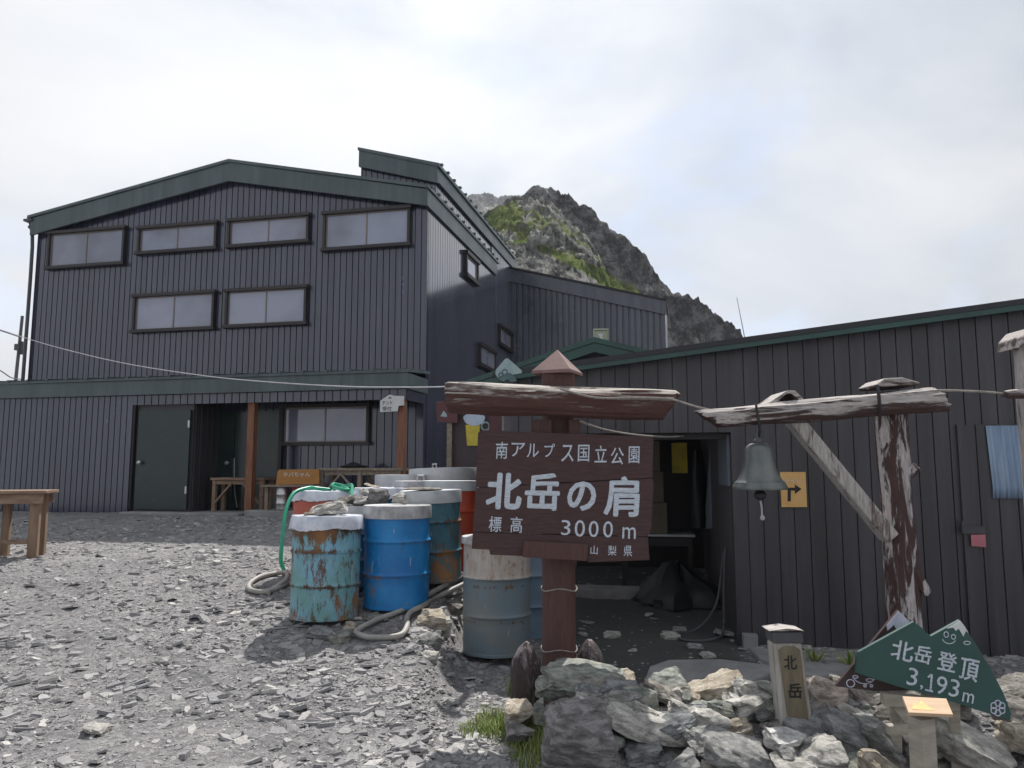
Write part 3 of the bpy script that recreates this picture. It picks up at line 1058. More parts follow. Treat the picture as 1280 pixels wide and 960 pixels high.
mb.box(H, U1 + 0.0, U1 + 0.2, -0.2, 0.1, zL - 0.06, zL - 0.01)
mb.build('downpipe', M['pole'], hut, 30)

# raised block behind
ub0, ztR = H.hit(548, 210, 0.7)
ub1, ztL = H.hit(453, 190, 0.7)
US = 0.08
bk = lambda u: ztR + (u - US) * (ztL - ztR) / (ub1 - US)
mb = MB()
cladding(mb, H, US, ub1, zR - 0.3, lambda u: bk(u) - 0.05, 0.125, b=0.7)
cladding(mb, H, 0.73, W1 - 0.05, zR + 0.02, ztR - 0.05, 0.15, along='b', b=US)
mb.build('raised_wall', M['clad'], hut)
mb = MB()
cladding(mb, H, W1 - 0.05, W2 + 0.4, base_hut - 0.5, ztR - 0.05, 0.3, along='b', b=US - 0.02)
mb.build('rear_side_wall', M['clad_annex'], hut)
mb = MB()
mb.prism(H, [(US - 0.1, bk(US) - 0.02), (ub1 + 0.05, bk(ub1)), (ub1 + 0.05, bk(ub1) + 0.06), (US - 0.1, bk(US) + 0.05)], 0.58, W2 + 0.4)
k = 0.7
while k < W2:
    mb.box(H, US - 0.13, US - 0.02, k, k + 0.06, bk(US) + 0.05, bk(US) + 0.09)
    k += 0.42
mb.box(H, ub1 - 0.02, ub1 + 0.02, 0.7, W2, zR - 0.2, bk(ub1))
mb.build('raised_roof', M['fascia'], hut)
mb = MB()
fh2 = 0.34
mb.prism(H, [(US - 0.06, ztR - fh2), (ub1 + 0.03, ztL - fh2), (ub1 + 0.03, ztL), (US - 0.06, ztR)], 0.6, 0.66)
mb.box(H, US - 0.06, US - 0.012, 0.661, W2 + 0.35, ztR - 0.30, ztR - 0.003)
mb.build('raised_fascia', M['fascia'], hut)


def hut_window(fr, a0, a1, b, z0, z1, parent, pane='pane', split=2, proud=0.09, fw=0.048):
    a0, a1 = min(a0, a1), max(a0, a1)
    mb = MB()
    mb.box(fr, a0, a0 + fw, b - proud, b - 0.002, z0, z1)
    mb.box(fr, a1 - fw, a1, b - proud, b - 0.002, z0, z1)
    mb.box(fr, a0 - 0.03, a1 + 0.03, b - proud - 0.03, b - 0.003, z1 - fw, z1 + 0.012)
    mb.box(fr, a0 - 0.03, a1 + 0.03, b - proud - 0.03, b - 0.003, z0 - 0.012, z0 + fw)
    w = mb.build('window', M['frame'], parent)
    mb = MB()
    s_ = 0.024
    i0, i1, j0, j1 = a0 + fw, a1 - fw, z0 + fw, z1 - fw
    mb.box(fr, i0, i1, b - 0.045, b - 0.02, j0, j0 + s_)
    mb.box(fr, i0, i1, b - 0.045, b - 0.02, j1 - s_, j1)
    for q in range(split + 1):
        x = i0 + (i1 - i0 - s_) * q / split
        mb.box(fr, x, x + s_, b - 0.046, b - 0.019, j0 + s_, j1 - s_)
    mb.build('sash', M['sash'], w)
    mb = MB()
    for q in range(split):
        x0 = i0 + (i1 - i0 - s_) * q / split + s_
        x1 = i0 + (i1 - i0 - s_) * (q + 1) / split
        mb.box(fr, x0, x1, b - 0.034, b - 0.026, j0 + s_, j1 - s_)
    mb.build('pane', M[pane], w)
    return w


for x0, y0, x1, y1 in ((63, 288, 158, 334), (175, 281.5, 273, 315.5), (287, 272, 388, 307), (406, 263, 514, 311), (169, 367, 270, 414), (284, 360.5, 385, 408)):
    xm, ym = (x0 + x1) / 2, (y0 + y1) / 2
    hut_window(H, H.hit(x0, ym)[0], H.hit(x1, ym)[0], 0.0, H.hit(xm, y1 + 0)[1], H.hit(xm, y0)[1], hut)

HS = Frame(H.pt(0, 0, 0), EYV, EX)        # the right side as a frame: a = depth along the wall, b = into the wall
for x0, y0, x1, y1, off in ((580, 336, 595, 337, 0), (597, 447, 617, 447, 0), (622, 421, 637, 422, US - 0.02)):
    a0, _ = H.hit_side(x0, y0, off)
    a1, _ = H.hit_side(x1, y1, off)
    hgt = {580: (313, 345), 597: (428, 457), 622: (405, 431)}[x0]
    z1, z0 = H.hit_side(x0, hgt[0], off)[1], H.hit_side(x0, hgt[1], off)[1]
    hut_window(HS, a0, a1, off, z0, z1, hut, split=2 if x0 == 597 else 1, proud=0.07, fw=0.07)

# ground floor extension with porch
Lx = H.hit(163, 560, ext_b)[0]
LU = H.hit(-160, 560, ext_b)[0]
zf1 = H.hit(300, 472.5, ext_b)[1]            # fascia top
zf0 = H.hit(300, 491, ext_b)[1]            # fascia bottom
zv0 = H.hit(300, 503.5, ext_b)[1]            # valance bottom
gh = gz(*H.pt(3, -1, 0).xy)
mb = MB()
cladding(mb, H, Lx, LU, gh - 0.3, zf0 + 0.02, 0.125, b=ext_b)
cladding(mb, H, ext_b + 0.1, 0.0, gh - 0.3, zf0 + 0.02, 0.3, along='b', b=Lx - 0.001)
mb.build('extension_wall', M['clad'], hut)
mb = MB()
cladding(mb, H, 0.0, Lx - 0.002, zv0, zf0 + 0.02, 0.15, b=ext_b, thick=0.05)
mb.box(H, -0.005, 0.03, ext_b + 0.055, -0.01, zv0, zf0 + 0.02)
mb.build('porch_valance', M['clad'], hut)
mb = MB()
mb.box(H, -0.06, LU, ext_b - 0.09, ext_b - 0.03, zf0, zf1)
mb.box(H, -0.06, -0.007, ext_b - 0.028, -0.03, zf0, zf1 - 0.003)
mb.build('extension_fascia', M['fascia'], hut)
mb = MB()
mb.prism(Frame(H.pt(0, 0, 0), EYV, EX), [(ext_b - 0.12, zf1 + 0.002), (-0.002, zf1 + 0.10), (-0.002, zf1 + 0.15), (ext_b - 0.12, zf1 + 0.045)], -0.09, U1 - 0.01)
mb.prism(Frame(H.pt(0, 0, 0), EYV, EX), [(ext_b - 0.12, zf1 + 0.002), (1.5, zf1 + 0.10), (1.5, zf1 + 0.15), (ext_b - 0.12, zf1 + 0.045)], U1 - 0.005, LU)
k = 0.1
while k < LU:
    mb.bar(H.pt(k, ext_b - 0.14, zf1 + 0.055), H.pt(k, -0.05, zf1 + 0.165), 0.05, 0.04)
    k += 0.44
mb.build('extension_roof', M['fascia'], hut)
mb = MB()
mb.box(H, 0.04, Lx - 0.11, ext_b + 0.06, -0.11, zf0 - 0.02, zf0)
mb.build('porch_ceiling', M['dark'], hut)
mb = MB()                                  # recessed wall behind the porch
rb = -0.10
cladding(mb, H, 0.0, Lx - 0.1, gh - 0.3, zf0 - 0.03, 0.15, b=rb, thick=0.09)
mb.build('porch_wall', M['clad'], hut)


def door(px0, px1, ptop, pbot, handle_right=None, b=rb, hinge=None, leaf_b=0.0):
    a0, a1 = H.hit(px0, 560, b - 0.06)[0], H.hit(px1, 560, b - 0.06)[0]
    xm = (px0 + px1) / 2
    z1, z0 = H.hit(xm, ptop, b - 0.06)[1], H.hit(xm, pbot, b - 0.06)[1]
    mb = MB()
    mb.box(H, min(a0, a1), max(a0, a1), b - 0.06, b - 0.02, z0, z1)
    d = mb.build('door', M['door'], hut, bevel=0.004)
    if handle_right is not None:
        ah = a1 + 0.10 if handle_right else a0 - 0.10
        zh = z0 + (z1 - z0) * 0.47
        mb = MB()
        f2 = Frame(H.pt(ah, b - 0.06, zh), EX, Vector((0, 0, 1)), -EYV)
        mb2 = [(0.02, 0.0), (0.02, 0.03), (0.038, 0.045), (0.04, 0.065), (0.02, 0.085)]
        vs_, fs_ = [], []
        seg = 14
        for r, z in mb2:
            for i in range(seg):
                t = 2 * math.pi * i / seg
                vs_.append(f2.pt(r * math.cos(t), r * math.sin(t), z))
        for q in range(len(mb2) - 1):
            for i in range(seg):
                j = (i + 1) % seg
                fs_.append((q * seg + i, q * seg + j, (q + 1) * seg + j, (q + 1) * seg + i))
        fs_.append(tuple(range((len(mb2) - 1) * seg, len(mb2) * seg)))
        mb.add(vs_, fs_)
        mb.build('handle', M['steel'], d, 40)
    if hinge is not None:
        ahh = a1 + 0.01 if hinge else a0 - 0.01
        for fz in (0.16, 0.82):
            mb = MB()
            mb.box(H, ahh - 0.018, ahh + 0.018, b - 0.085, b - 0.061, z0 + (z1 - z0) * fz, z0 + (z1 - z0) * fz + 0.13)
            mb.build('hinge', M['steel'], d)
    return z0, z1


vb = -0.93
aV0, aV1 = H.hit(240, 560, vb)[0], Lx
mb = MB()
mb.box(H, aV0, aV1 - 0.002, vb + 0.02, rb - 0.005, gh - 0.3, zf0 - 0.03)
for k in range(5):
    mb.box(H, aV0 - 0.02, aV0 - 0.001, vb + 0.06 + k * 0.17, vb + 0.10 + k * 0.17, gh - 0.3, zf0 - 0.03)
mb.build('vestibule', M['shed'], hut)
dz0, dz1 = door(171, 236, 513, 637, False, b=vb + 0.015, hinge=True)
door(269, 292, 514, 637, True, hinge=False)
door(293, 348, 514, 637, None, hinge=None)
mb = MB()                                  # jambs between the doors
for x in (350,):
    a = H.hit(x, 560, rb - 0.08)[0]
    mb.box(H, a - 0.035, a + 0.03, rb - 0.10, rb - 0.003, dz0, dz1 + 0.06)
mb.build('door_jamb', M['dark'], hut)
mb = MB()
a = H.hit(166, 560, vb)[0]
mb.box(H, a - 0.05, a + 0.045, vb - 0.05, vb + 0.018, dz0, zf0 - 0.022)
mb.build('door_jamb', M['dark'], hut)
mb = MB()
a0, a1 = H.hit(292.5, 560, rb - 0.1)[0], 0
zc = dz0 + 0.93
mb.tube([H.pt(a0 - 0.03, rb - 0.12, zc), H.pt(a0 - 0.05, rb - 0.13, zc - 0.4), H.pt(a0 - 0.10, rb - 0.15, zc - 0.7), H.pt(a0 - 0.18, rb - 0.2, dz0 + 0.02)], 0.008, 6)
mb.build('pull_cord', M['cable'], hut, True)
hut_window(H, H.hit(354, 530, rb)[0], H.hit(463, 530, rb)[0], rb, H.hit(408, 556, rb)[1], H.hit(408, 506, rb)[1], hut, pane='pane', split=2, proud=0.09)
post_b = ext_b + 0.14
for px_, nm in ((314.5, 'porch_post'), (502, 'porch_post')):
    a = H.hit(px_, 560, post_b)[0]
    q = H.pt(a, post_b, 0)
    mb = MB()
    mb.box(H, a - 0.065, a + 0.065, post_b - 0.065, post_b + 0.065, gz(q.x, q.y) - 0.1, zf0 - 0.022)
    mb.build(nm, M['timber'], hut, bevel=0.006)
# concrete apron by the doors: two slabs
mb = MB()
s0, s1 = H.hit(160, 640, ext_b)[0], H.hit(308, 640, ext_b)[0]
gtop = gz(*H.pt(3.5, -1.1, 0).xy)
mb.box(H, s1, s0, ext_b - 0.25, rb - 0.06, gtop - 0.3, gtop + 0.05)
o = mb.build('doorstep', M['concrete'], None, bevel=0.02)
tag(o, 'wide worn concrete doorstep in front of the green hut doors', 'doorstep')
mb = MB()
s2 = H.hit(520, 640, ext_b)[0]
mb.box(H, s2, s1 - 0.02, ext_b - 0.12, rb - 0.06, gtop - 0.3, gtop + 0.10)
o = mb.build('porch_slab', M['concrete'], None, bevel=0.02)
tag(o, 'raised concrete slab under the porch tables', 'slab')

# annex behind the hut
ann_b = W2
an_a0 = H.hit(637, 420, ann_b)[0]
an_a1 = H.hit(832, 420, ann_b)[0]
zt0, zt1 = H.hit(640, 336, ann_b)[1], H.hit(832, 377, ann_b)[1]
an = thing('annex_building', 'windowless slate clad annex with sloping roofline behind the big hut', 'building', H.pt((an_a0 + an_a1) / 2, ann_b, 0.5))
az = lambda u: zt0 + (u - an_a0) * (zt1 - zt0) / (an_a1 - an_a0)
mb = MB()
cladding(mb, H, an_a1, an_a0 + 1.0, 0.3, lambda u: az(u) - 0.05, 0.16, groove=0.05, deep=0.03, b=ann_b)
cladding(mb, H, ann_b + 0.05, ann_b + 2, 0.3, zt1 - 0.05, 0.3, along='b', b=an_a1)
mb.build('wall', M['clad_annex'], an)
mb = MB()
mb.prism(H, [(an_a1 - 0.05, zt1), (an_a0 + 1.0, az(an_a0 + 1.0)), (an_a0 + 1.0, az(an_a0 + 1.0) + 0.05), (an_a1 - 0.05, zt1 + 0.05)], ann_b - 0.1, ann_b + 4)
mb.build('roof', M['dark'], an)
mb = MB()
mb.prism(H, [(an_a1 - 0.03, zt1 - 0.36), (an_a0 + 0.9, az(an_a0 + 0.9) - 0.36), (an_a0 + 0.9, az(an_a0 + 0.9) - 0.004), (an_a1 - 0.03, zt1 - 0.004)], ann_b - 0.06, ann_b - 0.005)
mb.build('fascia', M['clad_annex'], an)

# ------------------------------------------------------------------ gabled building in the middle with green roof
g0 = P(745, 431, 10.6)
A_M = math.radians(10)
MF = Frame((g0.x, g0.y, 0), (math.cos(A_M), -math.sin(A_M), 0), (math.sin(A_M), math.cos(A_M), 0))
mid = thing('gabled_building', 'low purple brown building under a green gable roof', 'building', (g0.x, g0.y, gz(g0.x, g0.y)))
aL, zLm = MF.hit(600, 480, 0)
aR, zRm = MF.hit(812, 447, 0)
za = g0.z
aR2, zR2 = aR * 2.2, za + (zRm - za) * 2.2
mb = MB()
for (a_, z_) in ((aL - 0.1, zLm - 0.03), (aR2, zR2)):
    mb.prism(MF, [(0, za - 0.02), (a_, z_ - 0.02), (a_, z_ + 0.05), (0, za + 0.05)], -0.35, 6)
mb.build('roof', M['green_roof'], mid)
mb = MB()
for (a_, z_) in ((aL, zLm), (aR2, zR2)):
    mb.prism(MF, [(0, za - 0.15), (a_, z_ - 0.15), (a_, z_ - 0.022), (0, za - 0.022)], -0.33, -0.28)
mb.build('fascia', M['green_roof'], mid)
gm = gz(*MF.pt(aL, 0, 0).xy)
mb = MB()
a562, a640 = MF.hit(566, 560, 0)[0], MF.hit(650, 560, 0)[0]
zc_ = MF.hit(600, 494, 0)[1]
mb.box(MF, a562, a640, 0.0, 0.12, gm - 0.4, zc_)
mb.prism(MF, [(aL + 0.1, zLm - 0.16), (0, za - 0.16), (aR2 - 0.1, zR2 - 0.16), (aR2 - 0.1, zc_ + 0.005), (aL + 0.1, zc_ + 0.005)], 0.02, 0.10)
mb.build('wall', M['purple'], mid)
mb = MB()
ap = MF.hit(562, 570, -0.05)[0]
mb.box(MF, ap - 0.035, ap + 0.035, -0.08, -0.01, gm - 0.2, zc_ + 0.1)
mb.build('corner_post', M['old_timber'], mid)
mb = MB()
a0, a1 = MF.hit(628, 530, -0.01)[0], MF.hit(648, 530, -0.01)[0]
mb.box(MF, a0, a0 + 0.05, -0.05, -0.004, zc_ - 0.9, zc_ - 0.01)
mb.box(MF, a0 + 0.12, a0 + 0.16, -0.05, -0.004, zc_ - 0.9, zc_ - 0.01)
mb.build('trim', M['white_board'], mid)

# ------------------------------------------------------------------ long dark shed on the right
SF = Frame((0, 7.70, 0), (math.cos(A_M), -math.sin(A_M), 0), (math.sin(A_M), math.cos(A_M), 0))
aC = SF.hit(918, 680, 0)[0]               # corner beside the passage
aS0 = SF.hit(632, 500, 0)[0]
aS1 = 8.5
zE0, zE1 = SF.hit(690, 464, 0)[1], SF.hit(1280, 383, 0)[1]
aE0, aE1 = SF.hit(690, 464, 0)[0], SF.hit(1280, 383, 0)[0]
se = lambda u: zE0 + (u - aE0) * (zE1 - zE0) / (aE1 - aE0)
zH = SF.hit(820, 541, 0)[1]
gs = gz(*SF.pt(3, 0, 0).xy)
shed = thing('long_shed', 'long dark brown boarded shed with open passage and sloping roof', 'building', SF.pt(3, 0, gs))
mb = MB()
cladding(mb, SF, aC, aS1, lambda u: gs - 0.05 - 0.0 * u, lambda u: se(u) - 0.02, 0.137, groove=0.010, deep=0.016)
cladding(mb, SF, aS0, aC - 0.001, zH, lambda u: se(u) - 0.02, 0.137, groove=0.010, deep=0.016)
mb.build('front_wall', M['shed'], shed)
mb = MB()
cladding(mb, SF, 0.10, 4.3, gs - 0.1, zH + 0.25, 0.07, groove=0.03, deep=0.018, along='b', b=aC - 0.002)
mb.build('passage_wall', M['shed'], shed)
mb = MB()
mb.prism(SF, [(aS0 - 0.1, se(aS0 - 0.1)), (aS1, se(aS1)), (aS1, se(aS1) + 0.05), (aS0 - 0.1, se(aS0 - 0.1) + 0.05)], -0.16, 5.4)
mb.build('roof', M['dark'], shed)
mb = MB()
mb.prism(SF, [(aS0 - 0.08, se(aS0) - 0.055), (aS1, se(aS1) - 0.055), (aS1, se(aS1) - 0.003), (aS0 - 0.08, se(aS0) - 0.003)], -0.15, -0.11)
mb.build('fascia', M['green_roof'], shed)
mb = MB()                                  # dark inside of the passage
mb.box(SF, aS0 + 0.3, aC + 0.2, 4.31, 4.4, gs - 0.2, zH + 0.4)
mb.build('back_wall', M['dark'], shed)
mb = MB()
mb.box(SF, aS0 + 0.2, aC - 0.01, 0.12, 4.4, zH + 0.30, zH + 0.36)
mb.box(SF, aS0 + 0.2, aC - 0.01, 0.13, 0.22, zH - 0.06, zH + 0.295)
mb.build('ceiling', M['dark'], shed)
mb = MB()
a0, a1 = aC - 0.012, aC - 0.03
z0, z1 = SF.hit(905, 607, 0.3)[1], zH - 0.02
mb.box(SF, aC - 0.03, aC - 0.004, 0.12, 1.1, z0, z1)
mb.build('pale_panel', M['pale_panel'], shed)
# door, curtained window, latch
ad0 = SF.hit(1199, 600, 0)[0]
zd1 = SF.hit(1215, 531, 0)[1]
mb = MB()
cladding(mb, SF, ad0, ad0 + 1.25, gs - 0.02, zd1, 0.155, groove=0.014, deep=0.012, b=-0.030, thick=0.027)
d = mb.build('door', M['shed'], shed)
d['label'] = 'flush boarded door with latch and pink tag'
mb = MB()
a0, a1 = SF.hit(1203, 660, -0.05)[0], SF.hit(1231, 660, -0.05)[0]
z0 = SF.hit(1215, 664, -0.05)[1]
mb.box(SF, a0, a1, -0.055, -0.032, z0 - 0.02, z0 + 0.045)
mb.box(SF, a0 - 0.01, a0 + 0.012, -0.075, -0.05, z0 - 0.02, z0 + 0.09)
mb.build('latch', M['pole'], d)
mb = MB()
a0, a1 = SF.hit(1214, 675, -0.06)[0], SF.hit(1232, 675, -0.06)[0]
z1, z0 = SF.hit(1222, 668, -0.06)[1], SF.hit(1222, 684, -0.06)[1]
mb.prism(SF, [(a0, z0 + 0.01), (a1, z0), (a1, z1), (a0, z1 - 0.005)], -0.062, -0.056)
mb.build('tag', M['pink'], d)
# gathered curtain shown in the door's window
a0, a1 = SF.hit(1238, 580, -0.04)[0], SF.hit(1300, 580, -0.04)[0]
z1, z0 = SF.hit(1255, 532, -0.04)[1], SF.hit(1255, 623, -0.04)[1]
mb = MB()
npl = 60
q = []
for i in range(npl + 1):
    u = a0 + (a1 - a0) * i / npl
    dd = 0.008 * math.sin(i * 0.9) + 0.005 * math.sin(i * 2.3 + 1)
    q += [SF.pt(u, -0.05 + dd, z0), SF.pt(u + 0.004, -0.05 + dd * 0.6, z0 + 0.1), SF.pt(u - 0.02, -0.05 + dd * 0.5, z1)]
fs = []
for i in range(npl):
    fs += [(3 * i, 3 * i + 3, 3 * i + 4, 3 * i + 1), (3 * i + 1, 3 * i + 4, 3 * i + 5, 3 * i + 2)]
mb.add(q, fs)
o = mb.build('curtain', M['blue_cloth'], d, 60)
m_ = o.modifiers.new('thickness', 'SOLIDIFY')
m_.thickness = 0.004
mb = MB()
p_ = SF.pt(SF.hit(938, 800, -0.1)[0], -0.06, gs - 0.02)
f_ = Frame(p_, SF.ex, SF.ey)
mb.box(f_, -0.065, 0.065, -0.07, 0.05, -0.05, 0.14)
o = mb.build('concrete_block', M['concrete'], None, bevel=0.008)
tag(o, 'small grey concrete footing block at the corner of the dark shed', 'block')

# things in the passage
cb = SF.pt(SF.hit(825, 600, 3.0)[0], 3.0, 0)
zz = gz(cb.x, cb.y)
tb = thing('work_table', 'dark metal table standing inside the shed passage', 'table', (cb.x, cb.y, zz))
f_ = Frame((cb.x, cb.y, zz), SF.ex, SF.ey)
mb = MB(); mb.box(f_, -0.55, 0.42, -0.35, 0.35, 0.64, 0.67); mb.build('table_top', M['galv'], tb, bevel=0.004)
mb = MB(); mb.box(f_, -0.5, 0.38, -0.3, 0.3, 0.52, 0.635); mb.build('drawer_box', M['dark'], tb)
for sx_ in (-0.48, 0.36):
    for sy in (-0.28, 0.28):
        mb = MB(); mb.box(f_, sx_ - 0.025, sx_ + 0.025, sy - 0.025, sy + 0.025, 0, 0.519); mb.build('leg', M['dark'], tb)
for i, (w_, lbl) in enumerate(((0.30, 'lowest brown carton of the stack on the passage table'), (0.28, 'middle brown carton of the stack on the passage table'), (0.26, 'topmost brown carton of the stack on the passage table'))):
    mb = MB()
    h0 = 0.672 + i * 0.40
    mb.box(f_, -0.52, -0.52 + w_ * 2, -0.25, 0.25, h0, h0 + 0.395)
    o = mb.build('carton', M['carton'], None, bevel=0.006)
    tag(o, lbl, 'carton', 'cartons stacked in the passage')
mb = MB(); mb.box(f_, 0.16, 0.36, -0.04, -0.02, 1.45, 1.85)
mb.box(f_, 0.16, 0.36, -0.02, 0.0, 1.62, 1.66)
o = mb.build('yellow_notice', M['yellow'], None); tag(o, 'dull yellow board hung beside the cartons in the passage', 'board')
tp = thing('hanging_coats', 'dark rain clothes hanging inside the shed passage', 'clothes', (cb.x + 0.55, cb.y - 0.3, zz + 0.6))
for i in range(3):
    mb = MB()
    wv = random.Random(i)
    o_ = (cb.x + 0.45 + i * 0.16, cb.y - 0.25 - i * 0.18, zz)
    mb.lathe([(0.10, 0.75), (0.11, 1.0), (0.09, 1.4), (0.05, 1.75)], 18, o_, wob=lambda k, t, r, z: (r * (1 + 0.25 * math.sin(3 * t + k)), z))
    mb.build('coat', M['tarp'] if i != 1 else M['pale_panel'], tp, True)
q = SF.pt(aC - 0.45, 1.9, 0)
zz2 = gz(q.x, q.y)
mb = MB()
mb.lathe([(0.50, 0.0), (0.48, 0.05), (0.44, 0.12), (0.38, 0.2), (0.30, 0.27), (0.22, 0.33), (0.12, 0.37), (0.03, 0.38)], 40, (q.x, q.y, zz2),
         wob=lambda k, t, r, z: (r * (1 + 0.35 * noise.noise(Vector((math.cos(t) * 2, math.sin(t) * 2, z * 4))) + 0.2 * noise.noise(Vector((math.cos(t) * 5, math.sin(t) * 5, z * 9)))), z * (1 + 0.5 * noise.noise(Vector((math.cos(t) * 1.5, math.sin(t) * 1.5, r * 3))))))
o = mb.build('tarpaulin', M['tarp'], None, True); tag(o, 'crumpled dark tarpaulin heaped on the passage floor', 'tarpaulin')
mb = MB()
pts = [SF.pt(aC - 0.05, 0.35, gs + 0.85), SF.pt(aC - 0.08, 0.30, gs + 0.5), SF.pt(aC - 0.1, 0.25, gs + 0.1), SF.pt(aC - 0.2, 0.1, gs + 0.03), SF.pt(aC - 0.45, 0.0, gs + 0.025),
       SF.pt(aC - 0.6, 0.2, gs + 0.03), SF.pt(aC - 0.35, 0.45, gs + 0.03), SF.pt(aC - 0.15, 0.4, gs + 0.3), SF.pt(aC - 0.06, 0.45, gs + 0.8)]
pts = [Vector((p.x, p.y, max(p.z, gzr(p.x, p.y) + 0.015))) for p in pts]
mb.tube(pts, 0.013, 8)
o = mb.build('hose', M['pole'], None, True); tag(o, 'dull grey hose looped beside the shed corner at the passage', 'hose')
mb = MB()
q = SF.pt(SF.hit(788, 700, 3.2)[0] - 0.5, 2.2, 0)
f_ = Frame((q.x, q.y, gz(q.x, q.y)), SF.ex, SF.ey)
mb.box(f_, -0.8, 0.75, -0.2, 0.2, -0.05, 0.08)  # added pale step, standing in for a strip of sunlit floor
o = mb.build('sunlit_strip_step', M['concrete'], None, bevel=0.01); tag(o, 'pale step added for sunlit floor deep in the passage', 'step')
# concrete pads in front of the shed
for nm, pts_, lbl in (('concrete_pad', [(812, 838), (835, 829), (900, 828), (962, 836), (975, 842), (935, 860), (860, 866), (800, 872)], 'flat grey concrete pad behind the tan stones'),
                      ('concrete_pad', [(935, 812), (1010, 822), (1060, 832), (1075, 850), (1010, 852), (950, 828)], 'narrow grey concrete strip along the foot of the shed')):
    q = [G(a, b) for a, b in pts_]
    mb = MB()
    n = len(q)
    zt_ = max(p.z for p in q) + 0.03
    mb.add([(p.x, p.y, zt_) for p in q] + [(p.x, p.y, zt_ - 0.15) for p in q], [tuple(range(n)), tuple(range(2 * n - 1, n - 1, -1))] + [(i, (i + 1) % n, (i + 1) % n + n, i + n) for i in range(n)])
    o = mb.build(nm, M['concrete'], None, bevel=0.015)
    tag(o, lbl, 'concrete pad')

# floodlight on the gable
lf = P(751, 421, 10.35)
lamp = thing('floodlight', 'square pale floodlight standing on the ridge of the green gable roof', 'floodlight', (lf.x, lf.y, lf.z - 0.17))
f_ = Frame(lf, (1, -0.1, 0), (0.1, 1, 0))
mb = MB()
for a, b_, c, d_ in ((-0.105, -0.085, -0.105, 0.105), (0.085, 0.105, -0.105, 0.105)):
    mb.box(f_, a, b_, -0.03, 0.06, c, d_)
mb.box(f_, -0.0849, 0.0849, -0.03, 0.06, 0.085, 0.105)
mb.box(f_, -0.0849, 0.0849, -0.03, 0.06, -0.105, -0.085)
mb.box(f_, -0.1, 0.1, 0.061, 0.10, -0.1, 0.1)
mb.build('housing', M['lamp_frame'], lamp, bevel=0.004)
mb = MB(); mb.box(f_, -0.0845, 0.0845, -0.01, 0.05, -0.0845, 0.0845); mb.build('lens', M['lamp_glass'], lamp)
mb = MB(); mb.prism(f_, [(-0.03, -0.05), (-0.012, -0.02), (-0.035, 0.04), (0.03, 0.04), (0.02, -0.01), (0.05, -0.06), (0.03, -0.06), (0.0, -0.02)], -0.014, -0.011); mb.build('bulb', M['white_board'], lamp)
mb = MB(); mb.box(f_, -0.08, 0.08, -0.02, 0.05, -0.155, -0.108); mb.box(f_, -0.15, 0.15, -0.03, 0.06, -0.17, -0.150); mb.build('bracket', M['dark'], lamp)

# antenna on the shed roof, utility pole far left
q0, q1 = P(932, 428, 10.0), P(921, 372, 10.0)
mb = MB(); mb.tube([q0 - Vector((0, 0, 0.7)), q0, q1], lambda t: 0.012 - 0.008 * t, 6, 1)
o = mb.build('antenna', M['cable'], None); tag(o, 'thin whip antenna standing above the dark shed roof', 'antenna')
pb = P(28, 395, 42.0)
pl = thing('utility_pole', 'dark utility pole with a small box beyond the hut', 'pole', (pb.x - 0.15, 42, gz(pb.x, 42)))
mb = MB(); mb.tube([(pb.x - 0.3, 42, gz(pb.x, 42) - 0.5), (pb.x, 42, pb.z)], lambda t: 0.11 - 0.03 * t, 10, 1); mb.build('shaft', M['pole'], pl, True)
fp = Frame(P(22, 434, 41.9), (1, 0, 0), (0, 1, 0))
mb = MB(); mb.box(fp, -0.13, 0.13, -0.1, 0.1, -0.17, 0.17); mb.build('box', M['pole'], pl)
mb = MB(); mb.box(fp, 0.131, 0.26, -0.08, 0.08, -0.4, 0.32); mb.build('bracket', M['dark'], pl)

# ------------------------------------------------------------------ cables and ropes
def strand(name, pts, r, mat, label, cat):
    mb = MB(); mb.tube(pts, r, 6, 5)
    return tag(mb.build(name, mat, None, True), label, cat)


strand('cable', [P(-60, 395, 12.0), P(0, 412, 11.4), P(60, 431, 10.6), P(150, 453, 9.5), P(250, 469, 8.4), P(330, 477, 7.6), P(430, 483, 6.7), P(520, 484, 5.9), P(566, 483, 5.4)], 0.0055, M['cable'],
       'thin white cable strung from the big sign across the hut', 'cable')
strand('sagging_wire', [P(-40, 400, 38), P(0, 413, 39), P(27, 422, 41.9)], 0.03, M['pole'], 'faint upper wire running to the utility pole', 'wire')
strand('slack_wire', [P(-40, 440, 38), P(0, 463, 39), P(14, 472, 40), P(26, 474, 41.9)], 0.03, M['pole'], 'faint lower wire dipping toward the utility pole foot', 'wire')
strand('rope', [P(700, 486, 5.3), P(745, 497, 5.27), P(800, 497, 5.28), P(838, 499, 5.3), P(865, 507, 5.4), P(890, 513, 5.52)], 0.008, M['rope'], 'worn rope tied from the big log to the bell beam', 'rope')
strand('cord', [P(725, 526, 5.42), P(755, 537, 5.6), P(800, 544, 6.4), P(840, 546, 7.3), P(868, 543, 7.7)], 0.009, M['rope'], 'slack cord running from the sign post to the passage', 'cord')
strand('tie_rope', [P(1150, 489, 5.42), P(1183, 488, 5.42), P(1232, 490, 5.42), P(1262, 493, 5.42)], 0.009, M['rope'], 'short taut rope between the bell beam and the grey post', 'rope')


